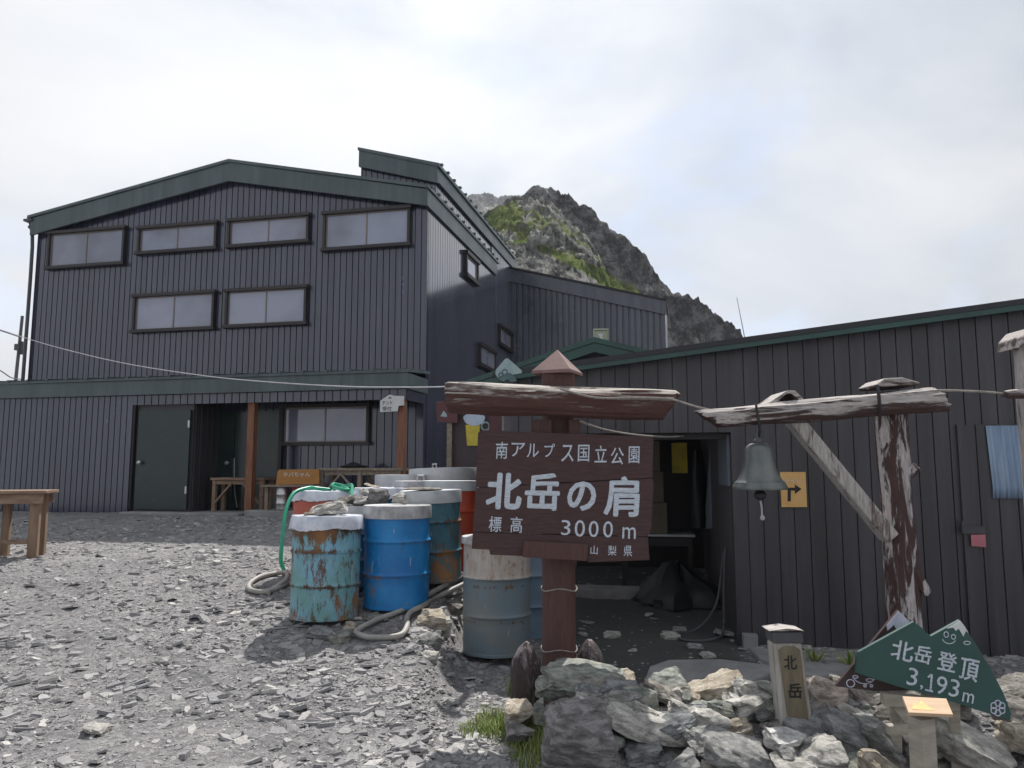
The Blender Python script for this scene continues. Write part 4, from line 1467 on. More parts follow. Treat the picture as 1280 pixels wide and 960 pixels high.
# ------------------------------------------------------------------ big sign
def log_mesh(mb, p0, p1, r0, r1, seed, rough=0.10, seg=26, rings=46, cut0=0.0, cut1=0.0):
    p0, p1 = Vector(p0), Vector(p1)
    d = (p1 - p0)
    Ln = d.length
    d.normalize()
    ref = Vector((0, 0, 1)) if abs(d.z) < 0.9 else Vector((0, 1, 0))
    a = d.cross(ref).normalized()
    b = a.cross(d).normalized()
    vs_, fs = [], []
    for i in range(rings + 1):
        t = i / rings
        r = r0 + (r1 - r0) * t
        for k in range(seg):
            th = 2 * math.pi * k / seg
            q = Vector((math.cos(th) * 1.6, math.sin(th) * 1.6, t * Ln * 2.2 + seed * 7))
            crk = noise.noise(Vector((math.cos(th) * 4 + seed, math.sin(th) * 4, t * Ln * 0.9)))
            rr = r * (1 - rough * 0.9 * max(0, 0.16 - abs(crk)) / 0.16 * 0.5 + rough * noise.noise(q) + rough * 0.55 * noise.noise(Vector((math.cos(th) * 5, math.sin(th) * 5, t * Ln * 1.5 + seed * 3))))
            e = 1.0
            if i in (0, rings):
                e = 0.90
            s_ = t * Ln
            up = math.sin(th)
            if t < 0.5: s_ += (cut0 * (-up) * r) * (1 - 2 * t) ** 6 + (noise.noise(q * 3) * 0.03 * (1 - 2 * t) ** 12)
            else: s_ += (cut1 * (-up) * r) * (2 * t - 1) ** 6 + (noise.noise(q * 3) * 0.03 * (2 * t - 1) ** 12)
            vs_.append(p0 + d * s_ + a * (rr * e * math.cos(th)) + b * (rr * e * up))
    for i in range(rings):
        for k in range(seg):
            j = (k + 1) % seg
            fs.append((i * seg + k, i * seg + j, (i + 1) * seg + j, (i + 1) * seg + k))
    fs.append(tuple(range(seg)))
    fs.append(tuple(range(rings * seg + seg - 1, rings * seg - 1, -1)))
    mb.add(vs_, fs)


YS = 5.62
pc = P(699, 830, YS)
sign = thing('sign_post', 'big brown national park signboard hung on a post under a log', 'sign', (pc.x, YS, gz(pc.x, YS)))
mb = MB()
pt_ = P(697, 480, YS)
log_mesh(mb, (pc.x, YS, gz(pc.x, YS) - 0.2), (pt_.x - 0.0, YS, pt_.z + 0.02), 0.122, 0.115, 3, 0.03, 28, 40)
mb.build('post', M['post_brown'], sign, True)
f_ = Frame((pt_.x, YS, 0), (1, 0, 0), (0, 1, 0))
mb = MB()
zb_ = P(697, 469, YS)[2]
mb.box(f_, -0.115, 0.115, -0.115, 0.115, zb_ - 0.10, zb_)
mb.build('cap_block', M['post_brown'], sign, bevel=0.006)
apx = P(697, 437, YS).z
rt = Matrix.Rotation(math.radians(-22), 3, 'Z')
mb = MB()
cv = [rt @ Vector((sx_ * 0.148, sy * 0.148, zb_)) for sx_, sy in ((-1, -1), (1, -1), (1, 1), (-1, 1))]
cv = [(v.x + pt_.x, v.y + YS, v.z) for v in cv]
cv2 = [(x, y, z + 0.022) for x, y, z in cv]
mb.add(cv + cv2 + [(pt_.x, YS, apx)], [(3, 2, 1, 0), (0, 1, 5, 4), (1, 2, 6, 5), (2, 3, 7, 6), (3, 0, 4, 7), (4, 5, 8), (5, 6, 8), (6, 7, 8), (7, 4, 8)])
mb.build('post_cap', M['cap_brown'], sign, bevel=0.003)
mb = MB()
log_mesh(mb, P(558, 496.5, 5.42), P(839, 507, 5.42), 0.114, 0.105, 9, 0.16, 44, 90, cut0=0.1, cut1=-0.5)
lg = mb.build('log', M['log'], sign, True)
BF = Frame((0, 5.40, 0), (1, 0, 0), (0, 1, 0))
hb = lambda x, y, b=0: BF.hit(x, y, b)
mb = MB()                                   # upper plank, lower plank, split along the middle like the old boards
bd_top = [hb(*q) for q in ((602, 537.5), (815, 546), (817, 549), (815.5, 597), (594.5, 609), (597.5, 541))]
bd_mid = [hb(*q) for q in ((594.4, 610.2), (815.5, 598.3), (817, 604), (814, 660), (810, 670.5), (591, 664.5))]
bd_low = [hb(*q) for q in ((591, 665.7), (809.8, 671.7), (812, 700), (735, 703), (733, 698), (652, 695), (613, 693.5), (611, 687), (589.5, 686))]
for k_, pl_ in enumerate((bd_top, bd_mid, bd_low)):
    mb.prism(BF, pl_, -0.001 * k_, 0.045)
board = mb.build('signboard', M['sign_brown'], sign, bevel=0.003)
mb = MB()
mb.prism(BF, [hb(*q) for q in ((655, 675.5), (735, 680), (733, 701), (653, 696))], -0.03, -0.004)
mb.build('batten', M['post_brown'], sign, bevel=0.004)
mb = MB()
mb.prism(BF, [hb(*q) for q in ((664, 524), (690, 524), (690, 543), (664, 543))], 0.05, 0.09)
mb.build('batten', M['post_brown'], sign, bevel=0.004)
mb = MB()
mb.prism(BF, [hb(*q) for q in ((712, 524), (726, 524), (726, 543), (712, 543))], 0.05, 0.09)
mb.build('batten', M['post_brown'], sign, bevel=0.004)
tl = math.radians(-2.6)
top_txt = '南アルプス国立公園'
cx_ = [628, 652, 674, 696, 721, 743, 764, 785.5, 803]
cw_ = [16, 16, 17, 14, 16, 15, 16, 17, 16]
cx_ = [627.5, 648, 666, 687, 709, 729.5, 750.5, 771.5, 792.5]
cyk = [563, 562, 563, 563, 566.5, 566.5, 567.5, 570, 568.5]
for ch, x, y, w_ in zip(top_txt, cx_, cyk, (15, 17, 15, 13, 15, 15, 15, 16, 14)):
    hh = 10.5 if ch not in 'ルプア' else 8.5
    text_on('lettering', ch, BF, x - w_ / 2, y - hh, x + w_ / 2, y + hh, M['white_paint'], board, bold=0.012, slant=0.06)
for ch, x0, y0, x1, y1, bo in (('北', 607, 591, 652, 637, 0.04), ('岳', 656, 591, 700, 638, 0.033), ('の', 709, 601.5, 745, 638.5, 0.042), ('肩', 754.5, 595, 799, 646, 0.032)):
    text_on('lettering', ch, BF, x0, y0, x1, y1, M['white_paint'], board, b=-0.001, bold=bo, slant=0.05, rot=tl * 0.3)
for ch, x0, y0, x1, y1, bo in (('標', 611, 645.5, 627, 665, 0.012), ('高', 638, 646, 653, 666, 0.012), ('3', 701.5, 650, 713, 669, 0.006), ('0', 718.5, 650, 731, 671, 0.004), ('0', 736, 651, 748, 671.5, 0.004),
                               ('0', 754, 651.5, 766, 672, 0.004), ('m', 778, 659, 794.5, 673.5, 0.004)):
    text_on('lettering', ch, BF, x0, y0, x1, y1, M['white_paint'], board, b=-0.001, bold=bo, rot=tl)
for ch, x0, y0, x1, y1 in (('山', 738, 682, 747, 693), ('梨', 760, 682, 770.5, 694.5), ('県', 779.5, 682, 790, 695.5)):
    text_on('lettering', ch, BF, x0, y0, x1, y1, M['white_paint'], board, b=-0.002, bold=0.012, rot=tl)
mb = MB()
for zc_h in (735, 810):
    q = P(699, zc_h, YS)
    ring = []
    for i in range(25):
        t = 2 * math.pi * i / 24
        ring.append((q.x + 0.126 * math.cos(t), YS + 0.126 * math.sin(t), q.z + 0.012 * math.sin(3 * t)))
    mb.tube(ring, 0.005, 6, 1)
mb.build('wire_band', M['rope'], sign, True)

# stump stones either side of the post
def stump(name, label, px_, ptop, pbot, w, Y, seed):
    q, qb = P(px_, ptop, Y), P(px_, pbot, Y)
    mb = MB()
    zb_ = min(gzr(q.x, Y), qb.z) - 0.08
    h_ = q.z - zb_
    log_prof = [(w * 0.52, 0), (w * 0.54, h_ * 0.3), (w * 0.52, h_ * 0.66), (w * 0.44, h_ * 0.80), (w * 0.26, h_ * 0.93), (w * 0.10, h_)]
    mb.lathe(log_prof, 14, (q.x, Y, zb_), wob=lambda k, t, r, z: (r * (1 + 0.12 * noise.noise(Vector((math.cos(t) * 2, math.sin(t) * 2, z * 3 + seed)))), z + 0.012 * noise.noise(Vector((t, z * 9, seed)))))
    o = mb.build(name, M['stub'], None, 35)
    tag(o, label, 'stump')


stump('stump', 'dark pointed stump to the left of the sign post foot', 658, 803, 870, 0.205, 5.35, 1)
stump('stump', 'dark pointed stump to the right of the sign post foot', 737, 800, 850, 0.20, 5.75, 7)

# ------------------------------------------------------------------ bell stand
YB = 5.6
pb_, ptb = P(1131, 790, YB), P(1112, 492, YB)
bs = thing('bell_stand', 'gallows of flaking logs carrying a bell', 'bell stand', (pb_.x, YB, gz(pb_.x, YB)))
mb = MB()
log_mesh(mb, Vector((pb_.x + 0.01, YB, gz(pb_.x, YB) - 0.2)), ptb, 0.122, 0.105, 14, 0.17, 36, 90)
post = mb.build('post', M['old_post'], bs, True)
mb = MB()
log_mesh(mb, P(1136, 590, YB - 0.05), P(1146, 583, YB - 0.08), 0.05, 0.035, 2, 0.3, 14, 6)
mb.build('knot', M['old_post'], post, True)
mb = MB()
log_mesh(mb, P(1134, 706, YB - 0.05), P(1160, 742, YB - 0.08), 0.062, 0.028, 4, 0.3, 14, 8)
mb.build('knot', M['old_post'], post, True)
mb = MB()
log_mesh(mb, P(884, 524, YB - 0.17), P(1177, 500, YB - 0.17), 0.072, 0.088, 21, 0.20, 36, 90, cut0=1.1, cut1=0.4)
beam = mb.build('beam', M['old_log'], bs, True)
mb = MB()
mb.tube([P(1097, 482, YB - 0.26), P(1099, 500, YB - 0.29), P(1100, 518, YB - 0.25)], 0.012, 6, 4)
mb.build('strap', M['dark'], beam, True)
mb = MB()
mb.tube([P(945, 505, YB - 0.24), P(946, 512, YB - 0.26), P(949, 530, YB - 0.25), P(949, 546, YB - 0.2)], 0.009, 6, 4)
mb.build('strap', M['dark'], beam, True)
mb = MB()
mb.bar(P(991, 524, YB - 0.10), P(1112, 672, YB - 0.06), 0.10, 0.135, (0, 1, 0))
br_ = mb.build('brace', M['grey_log'], bs, bevel=0.012)
cf = Frame((ptb.x, YB, 0), (1, 0, 0), (0, 1, 0))
zc1 = P(1112, 486, YB).z
mb = MB()
mb.prism(cf, [(-0.15, zc1 - 0.005), (0.14, zc1 + 0.01), (0.15, zc1 + 0.03), (0.03, zc1 + 0.065), (-0.10, zc1 + 0.06), (-0.165, zc1 + 0.015)], -0.15, 0.15)
mb.build('post_cap', M['old_log'], bs, bevel=0.008)
mb = MB()
mb.prism(Frame((0, YB + 0.02, 0), (1, 0, 0), (0, 1, 0)), [Frame((0, YB + 0.02, 0), (1, 0, 0), (0, 1, 0)).hit(*q) for q in ((952, 506), (974, 491), (984, 491), (997, 504), (992, 506), (980, 495), (974, 495), (960, 507))], -0.16, 0.16)
mb.build('beam_cap', M['old_log'], bs, bevel=0.004)
# bell
bq = P(950, 612, YB - 0.18)
sc_ = (YB - 0.18) / F_PX
bell = thing('bell', 'weathered bronze bell hanging under the log beam', 'bell', (bq.x, YB - 0.18, bq.z))
R_, Hb = 33 * sc_, 66 * sc_
prof = [(0.86, 0.02), (0.985, 0.0), (1.0, 0.02), (0.985, 0.07), (0.93, 0.10), (0.92, 0.13), (0.83, 0.17), (0.80, 0.19), (0.68, 0.30), (0.60, 0.42), (0.55, 0.55), (0.53, 0.68), (0.515, 0.72), (0.505, 0.76), (0.44, 0.82), (0.30, 0.86), (0.12, 0.875), (0.02, 0.88)]
mb = MB(); mb.lathe([(0.3 * R_, 0.3 * Hb)] + [(0.8 * R_, 0.03 * Hb)] + [(r * R_, z * Hb) for r, z in prof], 44, (bq.x, YB - 0.18, bq.z), caps=True)
mb.build('bell_body', M['bronze'], bell, 35)
mb = MB(); o_ = (bq.x, YB - 0.18, bq.z)
mb.lathe([(0.028, 0.87 * Hb), (0.034, 0.92 * Hb), (0.02, 0.97 * Hb), (0.026, 1.03 * Hb), (0.012, 1.1 * Hb), (0.014, 1.2 * Hb)], 14, o_)
mb.build('crown', M['bronze'], bell, True)
mb = MB(); mb.lathe([(0.008, 0.3 * Hb), (0.02, 0.0), (0.042, -0.03), (0.038, -0.055), (0.012, -0.075)], 14, o_); mb.build('clapper', M['dark'], bell, True)
mb = MB(); mb.tube([(bq.x, YB - 0.18, bq.z - 0.07), (bq.x + 0.008, YB - 0.18, bq.z - 0.13), (bq.x + 0.008, YB - 0.18, bq.z - 0.17), (bq.x + 0.012, YB - 0.18, bq.z - 0.21)], lambda t: 0.007 + 0.012 * max(0, 1 - abs(t - 0.85) * 6), 8)
mb.build('pull_rope', M['cable'], bell, True)

# right edge frame post
pg0, pg1 = P(1284, 450, 5.5), P(1272, 428, 5.5)
gp = thing('grey_post', 'bare grey weathered post with shingled cap at the edge of the yard', 'post', (pg0.x, 5.5, gz(pg0.x, 5.5)))
mb = MB(); log_mesh(mb, Vector((pg0.x, 5.5, gz(pg0.x, 5.5) - 0.2)), Vector((pg0.x - 0.005, 5.5, pg1.z)), 0.085, 0.08, 33, 0.12); mb.build('post', M['grey_log'], gp, True)
xg = pg0.x
cf = Frame((xg, 5.5, 0), (1, 0, 0), (0, 1, 0))
mb = MB(); mb.prism(cf, [(-0.125, pg1.z - 0.06), (-0.112, pg1.z + 0.02), (-0.05, pg1.z + 0.085), (0.15, pg1.z + 0.10), (0.15, pg1.z + 0.03), (0.0, pg1.z + 0.0), (-0.09, pg1.z - 0.02)], -0.14, 0.14)
mb.build('post_cap', M['old_log'], gp, bevel=0.008)
mb = MB(); log_mesh(mb, P(1256, 493, 5.38), P(1330, 490, 5.38), 0.028, 0.05, 5, 0.2, 16, 14); mb.build('crossbar', M['old_log'], gp, True)

# ------------------------------------------------------------------ drums
RD, HD = 0.29, 0.87


def drum(px_, Y, mat, lid, label, lidmat=None, lid_h=0.10, h=HD, r=RD, tilt=(0, 0), zoff=0.0, seed=0, torn=False, zbase=None):
    q = P(px_, 700, Y)
    z0 = gz(q.x, Y) + 0.005 + zoff if zbase is None else zbase
    t = thing('oil_drum', label, 'drum', (q.x, Y, z0), group='oil drums standing in the yard')
    t.rotation_euler = (tilt[0], tilt[1], seed * 1.3)
    prof = [(r * .97, 0.012), (r * 1.012, 0.0), (r * 1.012, 0.022), (r, 0.026)]
    for f in (0.335, 0.665):
        prof += [(r, h * f - 0.026), (r * 1.012, h * f - 0.016), (r * 1.045, h * f - 0.004), (r * 1.045, h * f + 0.004), (r * 1.012, h * f + 0.016), (r, h * f + 0.026)]
    prof += [(r, h - 0.02), (r * 1.015, h - 0.016), (r * 1.015, h), (r * 0.985, h), (r * 0.98, h - 0.02)]
    mb = MB()
    sd = seed

    def wob(k, th, rr, z):
        d = 0.006 * noise.noise(Vector((math.cos(th) * 2, math.sin(th) * 2, z * 3 + sd * 5)))
        d -= 0.014 * max(0, noise.noise(Vector((math.cos(th) * 1.7 + 9, math.sin(th) * 1.7, z * 2.5 + sd * 9))) - 0.25)
        return rr + d, z
    dense = []
    for i in range(len(prof) - 1):
        dense.append(prof[i])
        n_ = int((prof[i + 1][1] - prof[i][1]) / 0.06)
        for k in range(1, n_ + 1):
            f = k / (n_ + 1)
            dense.append((prof[i][0] + (prof[i + 1][0] - prof[i][0]) * f, prof[i][1] + (prof[i + 1][1] - prof[i][1]) * f))
    dense.append(prof[-1])
    mb.lathe(dense, 48, wob=wob)
    mb.build('body', mat, t, 30, local=True)
    if lid:
        lr = r * 1.055
        mb = MB()
        if torn:                                  # sheet tied over the mouth, hanging in folds
            def w2(k, th, rr, z):
                fold = 1.6 * noise.noise(Vector((math.cos(th) * 3.1, math.sin(th) * 3.1, sd * 4.0))) + 0.8 * math.copysign(abs(math.sin(th * 6 + sd)) ** 3, math.sin(th * 6 + sd))
                rag = 0.035 * noise.noise(Vector((math.cos(th) * 2.3, math.sin(th) * 2.3, sd * 3.0))) + 0.012 * noise.noise(Vector((math.cos(th) * 9, math.sin(th) * 9, sd)))
                if k == 0: return rr * (1 + 0.02 * fold), z + rag
                if k == 1: return rr * (1 + 0.015 * fold), z + rag * 0.5
                return rr * (1 + 0.004 * fold), z + 0.006 * noise.noise(Vector((math.cos(th) * rr * 12, math.sin(th) * rr * 12, sd)))
            pr = [(lr * 1.035, h - lid_h), (lr * 1.025, h - lid_h * 0.5), (lr * 1.0, h + 0.004), (lr * 0.97, h + 0.018), (lr * 0.7, h + 0.018), (lr * 0.3, h + 0.016), (0.01, h + 0.016)]
            mb.lathe(pr, 90, wob=w2)
        else:
            mb.lathe([(lr, h - lid_h + 0.015), (lr * 1.006, h - lid_h + 0.01), (lr * 1.004, h + 0.004), (lr * 0.99, h + 0.016), (lr * 0.97, h + 0.014), (lr * 0.93, h + 0.010), (lr * 0.5, h + 0.014), (0.01, h + 0.016)], 56)
        mb.build('lid', lidmat, t, 30, local=True)
    return t, q.x, Y, z0 + h + 0.016


DM = {
    'A': mat_drum('pale turquoise drum paint', (0.14, 0.31, 0.31), (0.19, 0.40, 0.54), rust=0.46, top_rust=0.34),
    'B': mat_drum('bright blue drum paint', (0.008, 0.15, 0.42), (0.015, 0.23, 0.55), rust=0.28, top_rust=0.0),
    'C': mat_drum('dark blue drum paint', (0.012, 0.085, 0.18), (0.02, 0.11, 0.22), rust=0.2),
    'D': mat_drum('faded red drum paint', (0.40, 0.08, 0.05), (0.48, 0.13, 0.09), rust=0.12),
    'E': mat_drum('dull teal drum paint', (0.03, 0.12, 0.165), (0.055, 0.16, 0.20), rust=0.44),
    'F': mat_drum('orange red drum paint', (0.36, 0.045, 0.018), (0.42, 0.06, 0.025), rust=0.15),
    'K': mat_drum('grey blue drum paint', (0.165, 0.185, 0.19), (0.13, 0.195, 0.235), rust=0.28, band=(0.63, (0.47, 0.46, 0.45), (0.37, 0.29, 0.22))),
    'L': mat_drum('steel blue drum paint', (0.10, 0.17, 0.24), (0.14, 0.20, 0.27), rust=0.2),
    'G': mat_drum('grey drum paint', (0.14, 0.16, 0.17), (0.18, 0.2, 0.21), rust=0.25),
}
ztab = {}
ztab['A'] = drum(407, 6.84, DM['A'], True, 'pale turquoise rust streaked drum covered with torn white sheet', M['plastic'], 0.095, tilt=(0.0, 0.015), seed=1, torn=True, h=0.84)
ztab['B'] = drum(496, 7.10, DM['B'], True, 'bright blue drum with white flat lid', M['white_lid'], 0.105, seed=2)
ztab['C'] = drum(446, 7.62, DM['C'], True, 'dark blue drum with white lid under the heap of stones', M['white_lid'], 0.09, seed=3, h=0.73)
ztab['D'] = drum(401, 8.10, DM['D'], True, 'faded red drum with pale torn sheet over the top', M['plastic'], 0.075, seed=4, torn=True, h=0.81)
ztab['E'] = drum(540, 7.72, DM['E'], True, 'dull teal rusty drum with galvanised lid leaning slightly', M['galv'], 0.115, seed=5, tilt=(0.0, -0.03), h=0.85)
ztab['F'] = drum(561, 8.42, DM['F'], True, 'orange red drum with galvanised lid beside the signboard', M['galv'], 0.10, seed=6, h=0.90, r=0.30)
ztab['G'] = drum(528, 8.55, DM['G'], True, 'grey drum under a clean white lid behind the teal drum', M['white_lid'], 0.08, seed=7, h=0.88, r=0.30)
ztab['H'] = drum(500, 9.15, DM['G'], True, 'grey drum with galvanised lid nearest the porch post', M['galv'], 0.15, seed=8, h=0.92)
ztab['I'] = drum(556, 9.45, DM['G'], True, 'wide grey tank with large galvanised lid beside the beer sign', M['galv'], 0.14, seed=9, h=0.98, r=0.40, tilt=(0, -0.04))
ztab['J'] = drum(477, 8.35, DM['C'], True, 'dark drum with bluish sheet tied over it behind the stones', M['plastic'], 0.08, seed=10, h=0.82, torn=True)
ztab['K'] = drum(621, 6.84, DM['K'], True, 'grey blue drum with rusty cream band beneath the signboard', M['white_lid'], 0.05, seed=11, h=0.95, zoff=0.07)
ztab['L'] = drum(657, 7.75, DM['L'], False, 'steel blue drum half hidden behind the sign post', seed=12)
# lid handles and odds on the lids
for key, ox in (('I', -0.05), ('G', 0.08)):
    t, x, y, z = ztab[key]
    mb = MB(); mb.tube([(ox - 0.04, -0.1, z - t.location.z - 0.005), (ox - 0.04, -0.1, z - t.location.z + 0.06), (ox + 0.04, -0.1, z - t.location.z + 0.06), (ox + 0.04, -0.1, z - t.location.z - 0.005)], 0.01, 6, 1)
    lid_o = [c for c in t.children if c.name.startswith('lid')][0]
    mb.build('lid_handle', M['steel'], lid_o, local=True)
t, x, y, z = ztab['E']
mb = MB(); mb.lathe([(0.02, 0.0), (0.15, 0.006), (0.17, 0.014), (0.14, 0.028), (0.02, 0.034)], 18, (x - 0.09, y - 0.07, z - 0.002), wob=lambda k, t, r, z_: (r * (1 + 0.2 * math.sin(2 * t + 1)), z_))
o = mb.build('slate_slab', RK['brown'], None, 30); tag(o, 'thin dark slab lying on the teal drum lid', 'stone')

# ------------------------------------------------------------------ stones
def stone(name, label, px0, py0, px1, py1, Y, tone, depth=None, rot=0.0, seed=0, flat=1.0, group='stones of the rock pile', sub=2, pts_n=16, rest=None, cat='stone'):
    rng = random.Random(seed * 7 + 3)
    c = P((px0 + px1) / 2, (py0 + py1) / 2, Y)
    w, h = (px1 - px0) * Y / F_PX, (py1 - py0) * Y / F_PX
    dp = depth if depth else max(w, h) * 0.8
    bm = bmesh.new()
    for i in range(pts_n):                       # blocky scatter of corners
        v = Vector([rng.choice((-1, 1)) * (1 - abs(rng.gauss(0, 0.22))) for _ in range(3)])
        k_ = rng.randrange(3)
        v[k_] *= rng.uniform(0.2, 1.0)
        bm.verts.new(v)
    bmesh.ops.convex_hull(bm, input=bm.verts, use_existing_faces=False)
    bmesh.ops.delete(bm, geom=[v for v in bm.verts if not v.link_faces], context='VERTS')
    R = Matrix.Rotation(rot, 3, 'Y')
    cr_, sr_ = abs(math.cos(rot)), abs(math.sin(rot))
    hp = max(h * 0.38, (h - w * sr_) / max(cr_, 0.3))   # a tilted slab is thinner than the room it takes
    for v in bm.verts:
        v.co = Vector((v.co.x * w * 0.5, v.co.y * dp * 0.5, v.co.z * hp * flat * 0.5))
    for k in range(6):                              # cleaved faces
        nn = Vector((rng.uniform(-1, 1), rng.uniform(-1, 0.4), rng.uniform(-0.3, 1))).normalized()
        if k == 0:
            nn = Vector((rng.uniform(-0.35, 0.35), -0.5, 0.85)).normalized()
        ext = max(nn.dot(v.co) for v in bm.verts)
        bmesh.ops.bisect_plane(bm, geom=bm.verts[:] + bm.edges[:] + bm.faces[:], plane_co=nn * ext * (rng.uniform(0.72, 0.93) if k else rng.uniform(0.55, 0.7)), plane_no=nn, clear_outer=True)
        be = [e for e in bm.edges if e.is_boundary]
        if be:
            bmesh.ops.holes_fill(bm, edges=be, sides=0)
    bmesh.ops.triangulate(bm, faces=bm.faces)
    s_ = max(w, h)
    tgt = max(s_ * 0.055, 0.012)
    for _ in range(sub + 3):
        long_e = [e for e in bm.edges if e.calc_length() > tgt]
        if not long_e or len(bm.verts) > 5000:
            break
        bmesh.ops.subdivide_edges(bm, edges=long_e, cuts=1, use_grid_fill=True)
        bmesh.ops.triangulate(bm, faces=[f for f in bm.faces if len(f.verts) > 3])
    bm.normal_update()
    lay = max(hp * 0.16, 0.018)
    for v in bm.verts:
        q = v.co.copy()
        n_ = v.normal.copy()
        wv = q.z + 0.25 * lay * noise.noise(Vector((q.x / s_ * 4, q.y / s_ * 4, seed)))
        li = math.floor(wv / lay)
        st_ = (noise.noise(Vector((li * 1.73 + seed * 2.1, seed * 0.7, q.x / s_ * 1.1))) * 0.075)
        a = noise.noise(Vector((q.x / s_ * 2, q.y / s_ * 2, q.z / s_ * 5 + seed * 3.1))) * 0.045
        a += noise.noise(Vector((q.x / s_ * 7, q.y / s_ * 7, q.z / s_ * 16 + seed))) * 0.026
        a += noise.noise(Vector((q.x / s_ * 18, q.y / s_ * 18, q.z / s_ * 34 + seed))) * 0.013
        v.co = R @ (q + n_ * (a * s_) + Vector((n_.x, n_.y, 0)) * (st_ * s_))
    co = np.array([v.co[:] for v in bm.verts])
    mn, mx = co.min(0), co.max(0)
    RT = R.transposed()
    for v in bm.verts:
        x = ((v.co.x - mn[0]) / (mx[0] - mn[0]) - 0.5) * w
        y = ((v.co.y - mn[1]) / (mx[1] - mn[1]) - 0.5) * dp
        z = ((v.co.z - mn[2]) / (mx[2] - mn[2]) - 0.5) * h
        v.co = RT @ Vector((x, y, z))
    me = bpy.data.meshes.new(name)
    bm.normal_update()
    bm.to_mesh(me)
    bm.free()
    me.polygons.foreach_set('use_smooth', [True] * len(me.polygons))
    me.set_sharp_from_angle(angle=math.radians(33))
    o = mesh_obj(name, me, RK[tone])
    o.location = (c.x, Y, c.z if rest is None else rest + h / 2)
    o.rotation_euler = (0, rot, 0)
    tag(o, label, cat, group)
    return o


